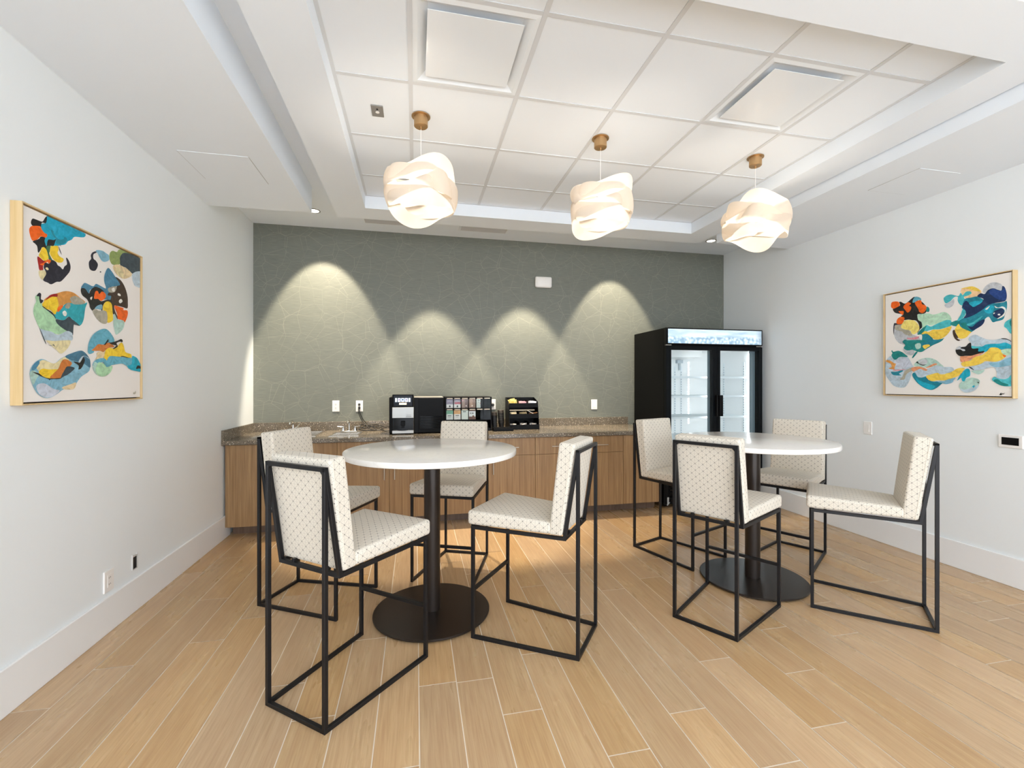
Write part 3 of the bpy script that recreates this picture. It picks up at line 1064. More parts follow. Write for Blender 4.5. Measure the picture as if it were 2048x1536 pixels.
mb = MB(); mb.box(-0.022, 0.022, 0.028, 0.066, 0.085, 0.130); mb.box(-0.012, -0.004, 0.032, 0.042, 0.06, 0.085); mb.box(0.004, 0.012, 0.032, 0.042, 0.06, 0.085)
mb.build('nozzle', DARK, t, bevel=0.002, seg=1)
mb = MB(); mb.box(-0.104, 0.106, -0.004, 0.075, 0.010, 0.040); dt = mb.build('drip_tray', SILVER, t, bevel=0.004, seg=2)
mb = MB(); mb.lathe([(0, 0.0405), (0.052, 0.0405), (0.052, 0.043), (0, 0.043)], (0, 0.036, 0), 32); mb.build('drip_grid', DARK_GLOSS, dt)
mb = MB(); mb.box(-0.104, 0.106, 0.0, 0.07, 0.0, 0.0098); mb.build('foot_plinth', DARK, t)

t = thing('coffee_module', 'plain black cabinet module with louvres, joined to the right of the coffee machine', 'coffee machine', (0.135, 4.70, Z0))
mb = MB(); mb.box(-0.152, 0.150, 0.0, 0.40, 0.006, 0.370); mb.build('housing', DARK_MATT, t, bevel=0.004, seg=2)
mb = MB(); mb.box(-0.105, 0.148, -0.006, -0.0005, 0.012, 0.366); dr = mb.build('door', DARK, t, bevel=0.002, seg=1)
mb = MB()
for k in range(8):
    z = 0.055 + k * 0.0165
    mb.box(-0.088, 0.135, -0.0095, -0.0062, z, z + 0.008)
mb.build('louvres', DARK_GLOSS, dr)
mb = MB(); mb.box(-0.150, 0.148, 0.002, 0.39, 0.3702, 0.3725); mb.build('top_trim', mat('pale_top', 'cfc3b6', 0.35, 0.2), t)
for sx in (-0.13, 0.13):
    for sy in (0.04, 0.36):
        mb = MB(); mb.disc(0.012, 0.012, 0, 0.007, (sx, sy, 0), 12); mb.build('foot', CORD, t)

# drink-pack dispenser, two rows of six
PK = {}
def pm(c, r=0.45):
    if c not in PK:
        PK[c] = mat('pack_' + c, c, r)
    return PK[c]
RX0, RX1, RY = 0.304, 0.812, 4.83
t = thing('pack_dispenser', 'black rack with two rows of six clear drink-pack bins, right of the coffee machine', 'dispenser rack', ((RX0 + RX1) / 2, RY, Z0))
w = (RX1 - RX0) / 2
mb = MB()
mb.box(-w, -w + 0.012, 0, 0.30, 0.002, 0.370); mb.box(w - 0.012, w, 0, 0.30, 0.002, 0.370)
mb.box(-w + 0.012, w - 0.012, 0.285, 0.30, 0.002, 0.370); mb.box(-w + 0.012, w - 0.012, 0, 0.285, 0.002, 0.016)
mb.box(-w + 0.012, w - 0.012, 0.012, 0.285, 0.362, 0.370); mb.box(-w + 0.012, w - 0.012, 0.004, 0.285, 0.243, 0.248); mb.box(-w + 0.012, w - 0.012, 0.004, 0.285, 0.118, 0.124)
mb.build('rack', DARK, t, bevel=0.001, seg=1)
bwid = (2 * w - 0.024) / 6
for r, (za, zb) in enumerate(((0.249, 0.361), (0.125, 0.242))):
    for k in range(6):
        xa = -w + 0.012 + k * bwid
        mb = MB()
        mb.box(xa + 0.0015, xa + 0.0035, -0.008, 0.27, za, zb); mb.box(xa + bwid - 0.0035, xa + bwid - 0.0015, -0.008, 0.27, za, zb)
        mb.box(xa + 0.0035, xa + bwid - 0.0035, -0.008, 0.27, za, za + 0.002)
        mb.box(xa + 0.0035, xa + bwid - 0.0035, -0.010, -0.008, za, zb - 0.012)
        b_ = mb.build('bin', GLASS, t)
        mb = MB(); mb.box(xa + 0.010, xa + bwid - 0.010, -0.013, -0.0085, zb - 0.011, zb - 0.003); mb.build('bin_lip', mat('pale_bin_lip', 'cfc2b2', 0.3), b_, bevel=0.001, seg=1)
mb = MB(); mb.box(-w + 0.012, w - 0.012, 0.004, 0.28, 0.016, 0.030); mb.build('bottom_shelf', DARK_MATT, t)

def pack(col, row, parts, label, frac=1.0):
    """A foil drink pack: slim pillow with printed front panels. parts: (z0, z1, x0, x1, colour) in 0..1."""
    za, zb = ((0.252, 0.346), (0.128, 0.226))[row]
    xa = RX0 + 0.012 + col * bwid
    x0, x1 = xa + 0.0048, xa + 0.0048 + (bwid - 0.0096) * frac
    y = RY - 0.0045
    mb = MB()
    cols = []
    def ci(c):
        if c not in cols: cols.append(c)
        return cols.index(c)
    ci(parts[0][4])
    mb.box(x0, x1, y, y + 0.22, Z0 + za, Z0 + zb, 0)
    for k, (a, b, c, d, colr) in enumerate(parts):
        yy = y - 0.0003 * (k + 1)
        mb.box(x0 + c * (x1 - x0), x0 + d * (x1 - x0), yy, y, Z0 + za + a * (zb - za), Z0 + za + b * (zb - za), ci(colr))
    tag(mb.build('drink_pack', [pm(c) for c in cols]), label, 'drink packet', 'drink packets in the dispenser rack')
pack(0, 0, [(0, 1, 0, 1, '8a7d8c'), (0, 0.42, 0, 1, 'd8d4d0'), (0.78, 0.82, 0.2, 0.8, 'd9d4d6'), (0.08, 0.3, 0.42, 0.62, '232324'), (0.9, 1, 0, 1, '5a4a66')],
     'purple and white drink packets with a cup picture, top row, leftmost bin')
pack(1, 0, [(0, 1, 0, 1, '9a8f98'), (0, 0.42, 0, 1, 'd8d4d0'), (0.45, 0.66, 0.1, 1, 'b5525e'), (0.78, 0.82, 0.2, 0.75, 'e0dcdc'), (0.08, 0.3, 0.42, 0.62, '232324'), (0.88, 1, 0, 1, '4a3a58')],
     'purple, red and white drink packets with a cup picture, top row')
pack(2, 0, [(0, 1, 0, 1, '7c6460'), (0, 1, 0.1, 0.5, '9a8176'), (0.78, 0.92, 0.1, 0.3, 'c78a94'), (0.16, 0.3, 0.62, 0.8, 'd8c6bb')],
     'mauve brown drink packets with a pink spot, top row third bin')
pack(3, 0, [(0, 1, 0, 1, '8a6a5a'), (0.1, 1, 0.15, 0.55, 'ab8a76'), (0.16, 0.32, 0.4, 0.58, 'e0cdbb')],
     'plain chocolate brown drink packets, top row fourth bin')
pack(4, 0, [(0, 1, 0, 1, 'c6ccc6'), (0.8, 0.86, 0.3, 0.8, '6d6d6d'), (0.6, 0.66, 0.35, 0.7, '8d8d8d'), (0.45, 0.55, 0.8, 1, '9c5a5a')],
     'narrow pale grey drink packet in a half-empty bin, top row fifth bin', 0.62)
pack(0, 1, [(0, 1, 0, 1, 'd6d8d2'), (0.6, 1, 0, 1, '7fae92'), (0.8, 0.86, 0.15, 0.9, '5f9478'), (0.38, 0.45, 0.2, 0.75, '55554f'), (0.22, 0.26, 0.25, 0.7, 'a5a59f')],
     'white drink packets with a green band, bottom row leftmost bin')
pack(1, 1, [(0, 1, 0, 1, 'ddd8d0'), (0.6, 1, 0, 1, 'd9a873'), (0.8, 0.88, 0.2, 0.6, 'b98451'), (0.4, 0.47, 0.25, 0.75, '55504a'), (0.24, 0.28, 0.3, 0.6, 'a59f97')],
     'white drink packets with an orange band, bottom row')
pack(2, 1, [(0, 1, 0, 1, 'd2d6cd'), (0.8, 0.9, 0.2, 0.7, '77776f')], 'plain pale drink packets with a small grey mark, bottom row third bin')
pack(3, 1, [(0, 1, 0, 1, 'e2e0de'), (0, 0.3, 0, 1, '6a4438'), (0.3, 0.42, 0.5, 0.8, '7a4a36'), (0.9, 1, 0, 1, '6a4030'), (0.6, 0.75, 0.15, 0.7, '8a8886'), (0.63, 0.72, 0.3, 0.45, 'e2e0de')],
     'white and chocolate brown drink packets, bottom row fourth bin')

# cups: two leaning stacks in black holders and the tray in front
CUPB = mat('black_paper_cup', '141312', 0.5)
CUPR = mat('black_cup_rim', '4a4038', 0.4)
def cup_stack(x, y, n, lean, r, gap, body, label):
    t = thing('cup_stack', label, 'stack of cups', (x, y, Z0), 0, 'stacks of black paper cups')
    ax = Vector((lean, 0, 1)).normalized()
    for k in range(n):
        mb = MB()
        base = body + k * gap
        c = ax * base
        mb.lathe([(r * 0.93, -gap), (r, -0.004), (r + 0.003, -0.003), (r + 0.0035, 0.0), (r + 0.002, 0.002), (r - 0.002, 0.0), (r - 0.006, -0.01)], tuple(c), 28)
        mb.build('cup', [CUPR if k >= n - 2 else CUPB], t, smooth=True)
    mb = MB()
    i0 = len(mb.v)
    mb.lathe([(r * 0.72, 0.001), (r * 0.93, body - gap * 0.6)], (0, 0, 0), 28)
    for i, p in enumerate(mb.v):
        mb.v[i] = (p[0] + ax.x * p[2], p[1], p[2])
    mb.build('bottom_cup', CUPB, t, smooth=True)
cup_stack(0.862, 4.93, 3, -0.06, 0.037, 0.017, 0.16, 'shorter stack of black paper cups, next to the drink-pack rack')
cup_stack(0.950, 4.98, 10, -0.05, 0.034, 0.0155, 0.075, 'taller stack of ribbed black paper cups, next to the condiment organizer')
t = thing('divided_tray', 'low black divided tray in front of the cup stacks', 'tray', (0.927, 4.735, Z0))
mb = MB()
mb.box(-0.108, 0.108, 0, 0.13, 0.0, 0.006)
mb.box(-0.108, 0.108, 0, 0.006, 0.006, 0.034); mb.box(-0.108, 0.108, 0.124, 0.13, 0.006, 0.034)
mb.box(-0.108, -0.102, 0.006, 0.124, 0.006, 0.034); mb.box(0.102, 0.108, 0.006, 0.124, 0.006, 0.034)
mb.build('tray', DARK, t, bevel=0.001, seg=1)
mb = MB(); mb.box(-0.102, 0.102, 0.062, 0.066, 0.006, 0.032); mb.box(-0.002, 0.002, 0.066, 0.124, 0.006, 0.032)
mb.build('divider', DARK, t)

# condiment organizer
OX, OY = 1.19, 4.86
t = thing('condiment_organizer', 'black three-tier condiment organizer holding packets, stirrers and creamers', 'organizer', (OX, OY, Z0))
w, h, dp = 0.172, 0.355, 0.25
for s in (-1, 1):   # side panels, sloping front
    mb = MB()
    x0, x1 = sorted((s * w, s * (w - 0.006)))
    mb.hexa([(x0, 0.0, 0), (x1, 0.0, 0), (x1, dp, 0), (x0, dp, 0), (x0, 0.075, h - 0.045), (x1, 0.075, h - 0.045), (x1, dp, h), (x0, dp, h)])
    mb.build('side_panel', DARK, t)
mb = MB(); mb.box(-w + 0.006, w - 0.006, dp - 0.006, dp, 0, h - 0.001); mb.build('back_panel', DARK, t)
TIER = [(0.0, 0.003, 0.0), (0.125, 0.034, 0.045), (0.245, 0.06, 0.062)]
for z, yf, _ in TIER:
    mb = MB()
    hh = 0.055 if z == 0 else 0.048
    mb.box(-w + 0.006, w - 0.006, yf, yf + 0.005, z, z + hh)
    mb.box(-w + 0.006, w - 0.006, yf + 0.005, dp - 0.006, z, z + 0.004)
    mb.build('shelf', DARK, t)
    mb = MB()
    for k in (1, 2):
        x = -w + 0.006 + k * (2 * w - 0.012) / 3
        mb.box(x - 0.0015, x + 0.0015, yf + 0.006, dp - 0.007, z + 0.004, z + 0.085 if z < 0.2 else z + 0.08)
    mb.build('divider', DARK, t)
mb = MB(); mb.box(-w + 0.008, w - 0.05, 0.036, 0.039, 0.2105, 0.2215); mb.build('price_strip', mat('pale_strip', 'b3a68e', 0.4), t)
bwx = (2 * w - 0.012) / 3
def packet_mesh(name, a, b, colr, band=None):
    mb = MB()
    mb.hexa([(-a, -0.0015, 0), (a, -0.0015, 0), (a, 0.0015, 0), (-a, 0.0015, 0), (-a, -0.0012, b), (a, -0.0012, b), (a, 0.0012, b), (-a, 0.0012, b)], 0)
    if band:
        mb.box(-a * 0.7, a * 0.7, -0.0018, 0.0018, b * 0.3, b * 0.62, 1)
    return mb
def packets(slot, z, yf, n, ab, colr, band, label, cat, grp, name='sweetener_packet', lift=0.01, yy=(0.012, 0.15)):
    first = None
    xa = OX - w + 0.006 + slot * bwx
    for k in range(n):
        x = xa + 0.036 + (bwx - 0.072) * rnd.random()
        y = OY + yf + yy[0] + (yy[1] - yy[0]) * (k + 0.3) / n
        zz = Z0 + z + 0.004 + lift * (0.4 + 0.6 * rnd.random())
        if first is None:
            o = first = packet_mesh(name, ab[0], ab[1], colr, band).build(name, [pm(colr, 0.6), pm(band or colr, 0.6)])
            tag(o, label, cat, grp)
        else:
            o = first.copy(); COL.objects.link(o)
        o.location = (x, y, zz)
        o.rotation_euler = (rnd.uniform(-0.3, 0.0), rnd.uniform(-0.22, 0.22), rnd.uniform(-0.15, 0.15))
packets(0, 0.245, 0.06, 9, (0.026, 0.066), 'ecd985', 'd9bd55', 'yellow sweetener packet in the top tray of the condiment organizer', 'sweetener packet', 'yellow packets in the organizer', lift=0.03)
packets(1, 0.245, 0.06, 7, (0.025, 0.055), 'efb9bd', 'd4737d', 'pink sweetener packet in the top tray of the condiment organizer', 'sweetener packet', 'pink packets in the organizer')
packets(2, 0.245, 0.06, 8, (0.025, 0.058), 'eeedf0', 'c3cbe0', 'white sugar packet in the top tray of the condiment organizer', 'sugar packet', 'white packets in the organizer')
packets(0, 0.125, 0.034, 6, (0.030, 0.056), 'c9b894', 'a8946e', 'beige tea bag packet in the middle tray of the condiment organizer', 'tea packet', 'beige packets in the organizer', 'tea_packet', yy=(0.012, 0.11))
packets(1, 0.125, 0.034, 6, (0.030, 0.056), '8b7a56', '4c4a3a', 'olive brown tea bag packet in the middle tray of the condiment organizer', 'tea packet', 'brown packets in the organizer', 'tea_packet', yy=(0.012, 0.11))
first = None
for k in range(9):
    if first is None:
        mb = MB(); mb.box(-0.045, 0.045, -0.003, 0.003, -0.0008, 0.0008)
        o = first = tag(mb.build('stir_stick', mat('birch_stick', 'b57f4d', 0.6)), 'short wooden stir stick in the middle tray of the condiment organizer', 'stir stick', 'wooden stir sticks in the organizer')
    else:
        o = first.copy(); COL.objects.link(o)
    o.location = (OX + w - 0.006 - bwx * 0.46, OY + 0.05 + 0.009 * k, Z0 + 0.178 + rnd.uniform(-0.004, 0.006))
    o.rotation_euler = (0, rnd.uniform(-0.24, -0.06), rnd.uniform(-0.25, 0.25))
mb = MB(); mb.tube([(-0.04, 0, 0.02), (0.035, 0, -0.018)], 0.0022, 8, smooth=1)
o = tag(mb.build('straw', WHITE, smooth=True, loc=(OX + 0.075, OY + 0.045, Z0 + 0.193)), 'thin white straw lying across the wooden stir sticks', 'straw')
first = None
for slot, n in ((0, 5), (1, 9), (2, 8)):
    for k in range(n):
        if first is None:
            mb = MB()
            mb.lathe([(0.0, 0.0), (0.013, 0.0), (0.017, 0.018), (0.0205, 0.019), (0.0205, 0.0205), (0.0, 0.021)], (0, 0, 0), 18)
            o = first = mb.build('creamer_cup', mat('cream_white_plastic', 'ddd4cb', 0.4), smooth=True)
            tag(o, 'small white creamer cup in the bottom tray of the condiment organizer', 'creamer', 'creamer cups in the organizer')
        else:
            o = first.copy(); COL.objects.link(o)
        xa = OX - w + 0.006 + slot * bwx
        o.location = (xa + 0.029 + (k % 3) * (bwx - 0.058) / 2, OY + 0.034 + 0.04 * (k // 3), Z0 + 0.026 + 0.014 * (k % 2) + 0.006 * rnd.random())
        o.rotation_euler = (rnd.uniform(-0.22, 0.22), rnd.uniform(-0.22, 0.22), rnd.uniform(0, 3))

# ================================================================== WALL PLATES
def plate_back(x, z, label, name='outlet', w=0.0375, h=0.0615, horizontal=False, kind='outlet'):
    t = thing(name, label, 'outlet' if kind == 'outlet' else 'switch', (x, YW, z), 0, 'white plates on the green wall')
    mb = MB(); mb.box(-w, w, -0.007, 0, -h, h); mb.build('cover_plate', WHITE, t, bevel=0.003, seg=2)
    mb = MB(); mb.box(-0.017, 0.017, -0.0095, -0.007, -0.034, 0.034); fc = mb.build('face', WHITE, t, bevel=0.001, seg=1)
    if kind == 'outlet':
        mb = MB()
        for s in (-1, 1):
            mb.box(-0.008, -0.005, -0.0099, -0.0094, s * 0.02 - 0.005, s * 0.02 + 0.005)
            mb.box(0.005, 0.008, -0.0099, -0.0094, s * 0.02 - 0.004, s * 0.02 + 0.004)
            mb.box(-0.0025, 0.0025, -0.0099, -0.0094, s * 0.02 - 0.012, s * 0.02 - 0.008)
        mb.build('slots', mat('slot_grey', '55514d', 0.6), fc)
    return t
plate_back(-0.862, 1.151, 'white outlet plate left of the one with cords plugged in', w=0.0375, h=0.0615)
plate_back(-0.614, 1.148, 'white outlet plate with black cords plugged in, left of the coffee machine')
plate_back(0.895, 1.152, 'white outlet plate half hidden behind the drink-pack rack')
plate_back(2.18, 1.14, 'white switch plate on the green wall, left of the drinks fridge', name='wall_switch', kind='switch', w=0.04)
t = thing('power_adapter', 'round black plug in the outlet behind the drink-pack rack', 'plug', (0.893, YW - 0.010, 1.148))
mb = MB(); mb.lathe([(0.0, 0.0), (0.017, 0.0), (0.018, 0.02), (0.012, 0.026), (0.0, 0.026)], (0, 0, 0), 18, axis='y'); mb.build('plug_body', CORD, t, smooth=True)
# cords from the outlet to the coffee machine
def cord(pts, plug_z):
    bl = Vector(brewer.location)
    mb = MB(); mb.tube([tuple(Vector(p) - bl) for p in pts], 0.0042, 8); c = mb.build('power_cord', CORD, brewer, smooth=True)
    x, y, z = Vector((-0.614, YW - 0.010, plug_z)) - bl
    mb = MB(); mb.box(x - 0.011, x + 0.011, y - 0.024, y, z - 0.012, z + 0.012); mb.build('plug', CORD, c, bevel=0.004, seg=2)
cz = CT_Z + 0.006
cord([(-0.614, 5.232, 1.168), (-0.612, 5.212, 1.14), (-0.60, 5.21, 1.07), (-0.57, 5.215, 1.0), (-0.52, 5.20, 0.955), (-0.46, 5.15, 0.92), (-0.42, 5.10, cz),
      (-0.50, 5.06, cz), (-0.57, 5.09, cz), (-0.60, 5.15, cz + 0.01), (-0.54, 5.19, 0.93), (-0.44, 5.19, 0.945), (-0.37, 5.16, 0.93), (-0.33, 5.10, 0.92), (-0.268, 5.05, 0.93)], 1.168)
cord([(-0.614, 5.232, 1.128), (-0.618, 5.205, 1.11), (-0.608, 5.205, 1.05), (-0.58, 5.205, 0.99), (-0.53, 5.17, 0.94), (-0.48, 5.11, cz + 0.008), (-0.40, 5.05, cz), (-0.35, 5.08, cz + 0.006),
      (-0.37, 5.15, 0.91), (-0.45, 5.18, 0.93), (-0.53, 5.15, 0.91), (-0.60, 5.19, 0.925), (-0.585, 5.21, 0.945), (-0.50, 5.16, 0.93), (-0.41, 5.12, 0.915), (-0.33, 5.00, cz), (-0.268, 4.98, cz + 0.004)], 1.128)

t = thing('wall_sensor', 'white rounded box high on the green wall', 'sensor', (1.515, YW, 2.628))
mb = MB(); mb.box(-0.104, 0.104, -0.05, 0, -0.066, 0.066); mb.build('housing', WHITE, t, bevel=0.02, seg=4, smooth=True)
mb = MB(); mb.box(-0.082, 0.082, -0.056, -0.05, -0.044, 0.044); mb.build('cover', WHITE, t, bevel=0.004, seg=2, smooth=True)

# left wall plates: x = XL
t = thing('outlet', 'white outlet plate low on the left wall, just above the baseboard', 'outlet', (XL, 2.946, 0.288))
mb = MB(); mb.box(0, 0.009, -0.040, 0.040, -0.060, 0.060); mb.build('cover_plate', WHITE, t, bevel=0.003, seg=2)
mb = MB(); mb.box(0.009, 0.011, -0.017, 0.017, -0.034, 0.034); fc = mb.build('face', WHITE, t, bevel=0.001, seg=1)
mb = MB()
for s in (-1, 1):
    mb.box(0.0108, 0.0114, -0.008, -0.005, s * 0.018 - 0.005, s * 0.018 + 0.005); mb.box(0.0108, 0.0114, 0.005, 0.008, s * 0.018 - 0.004, s * 0.018 + 0.004)
mb.build('slots', mat('slot_grey', '55514d', 0.6), fc)
t = thing('wall_box', 'small dark open wall box on the left wall, right of the white outlet', 'outlet', (XL, 3.190, 0.297))
mb = MB(); mb.box(0.0, 0.0025, -0.021, 0.021, -0.038, 0.036); mb.build('opening', RECESS, t)
mb = MB()
mb.box(0, 0.006, -0.025, -0.021, -0.042, 0.052); mb.box(0, 0.006, 0.021, 0.025, -0.042, 0.052); mb.box(0, 0.006, -0.021, 0.021, -0.042, -0.038); mb.box(0, 0.006, -0.021, 0.021, 0.036, 0.044)
mb.build('bracket', mat('pale_bracket', 'c9c6c2', 0.4), t)

# right wall plates: x = XR
t = thing('wall_switch', 'white rocker switch on the right wall, left of the thermostat panel', 'switch', (XR, 3.306, 0.995))
mb = MB(); mb.box(-0.008, 0, -0.037, 0.037, -0.058, 0.058); mb.build('cover_plate', WHITE, t, bevel=0.003, seg=2)
mb = MB(); mb.hexa([(-0.012, -0.016, -0.033), (-0.008, -0.016, -0.033), (-0.008, 0.016, -0.033), (-0.012, 0.016, -0.033), (-0.009, -0.016, 0.033), (-0.008, -0.016, 0.033), (-0.008, 0.016, 0.033), (-0.009, 0.016, 0.033)])
mb.build('rocker', WHITE, t)
t = thing('thermostat', 'white wall panel with a blank black display, below the right painting', 'thermostat', (XR, 2.303, 0.998))
mb = MB(); mb.box(-0.012, 0, -0.066, 0.066, -0.045, 0.045); mb.build('housing', WHITE, t, bevel=0.004, seg=2)
mb = MB(); mb.box(-0.0135, -0.012, -0.046, 0.046, -0.025, 0.027); mb.build('display', DARK_GLOSS, t)

# painted shapes: colour name, outline in millimetres from the middle of the canvas
PAINT_COLOURS = {'aqua': '46b4bc', 'blue': '457f9c', 'brown': '3c2a1e', 'char': '34434c', 'cream': 'dccfa0', 'cyan': '0fa3bc', 'deep': '0c2a55', 'green': '3a6a48', 'ice': 'b3c4cf', 'ink': '161617', 'lake': '5fa6bb', 'lemon': 'ecd676', 'lilac': 'c0c6d2', 'mint': 'a6cfa6', 'navy': '1c1c2c', 'ochre': 'cf8f46', 'olive': '8a9c5c', 'orange': 'f4610a', 'peach': 'eec394', 'pine': '0f7f7c', 'pink': 'e08f98', 'red': '9c1717', 'royal': '123a7c', 'rust': 'c77534', 'sage': 'b0d4b8', 'salmon': 'df956c', 'sand': 'dcc69c', 'seafoam': 'a9c8bd', 'silver': 'b9bcc0', 'sky': '7fb0c4', 'steel': '3f6f88', 'stone': 'a5a08f', 'sun': 'efc74e', 'teal': '0d9fbe', 'tq': '28a0ac', 'tqd': '157f92', 'white': 'eee8e0', 'yellow': 'f0c52e'}
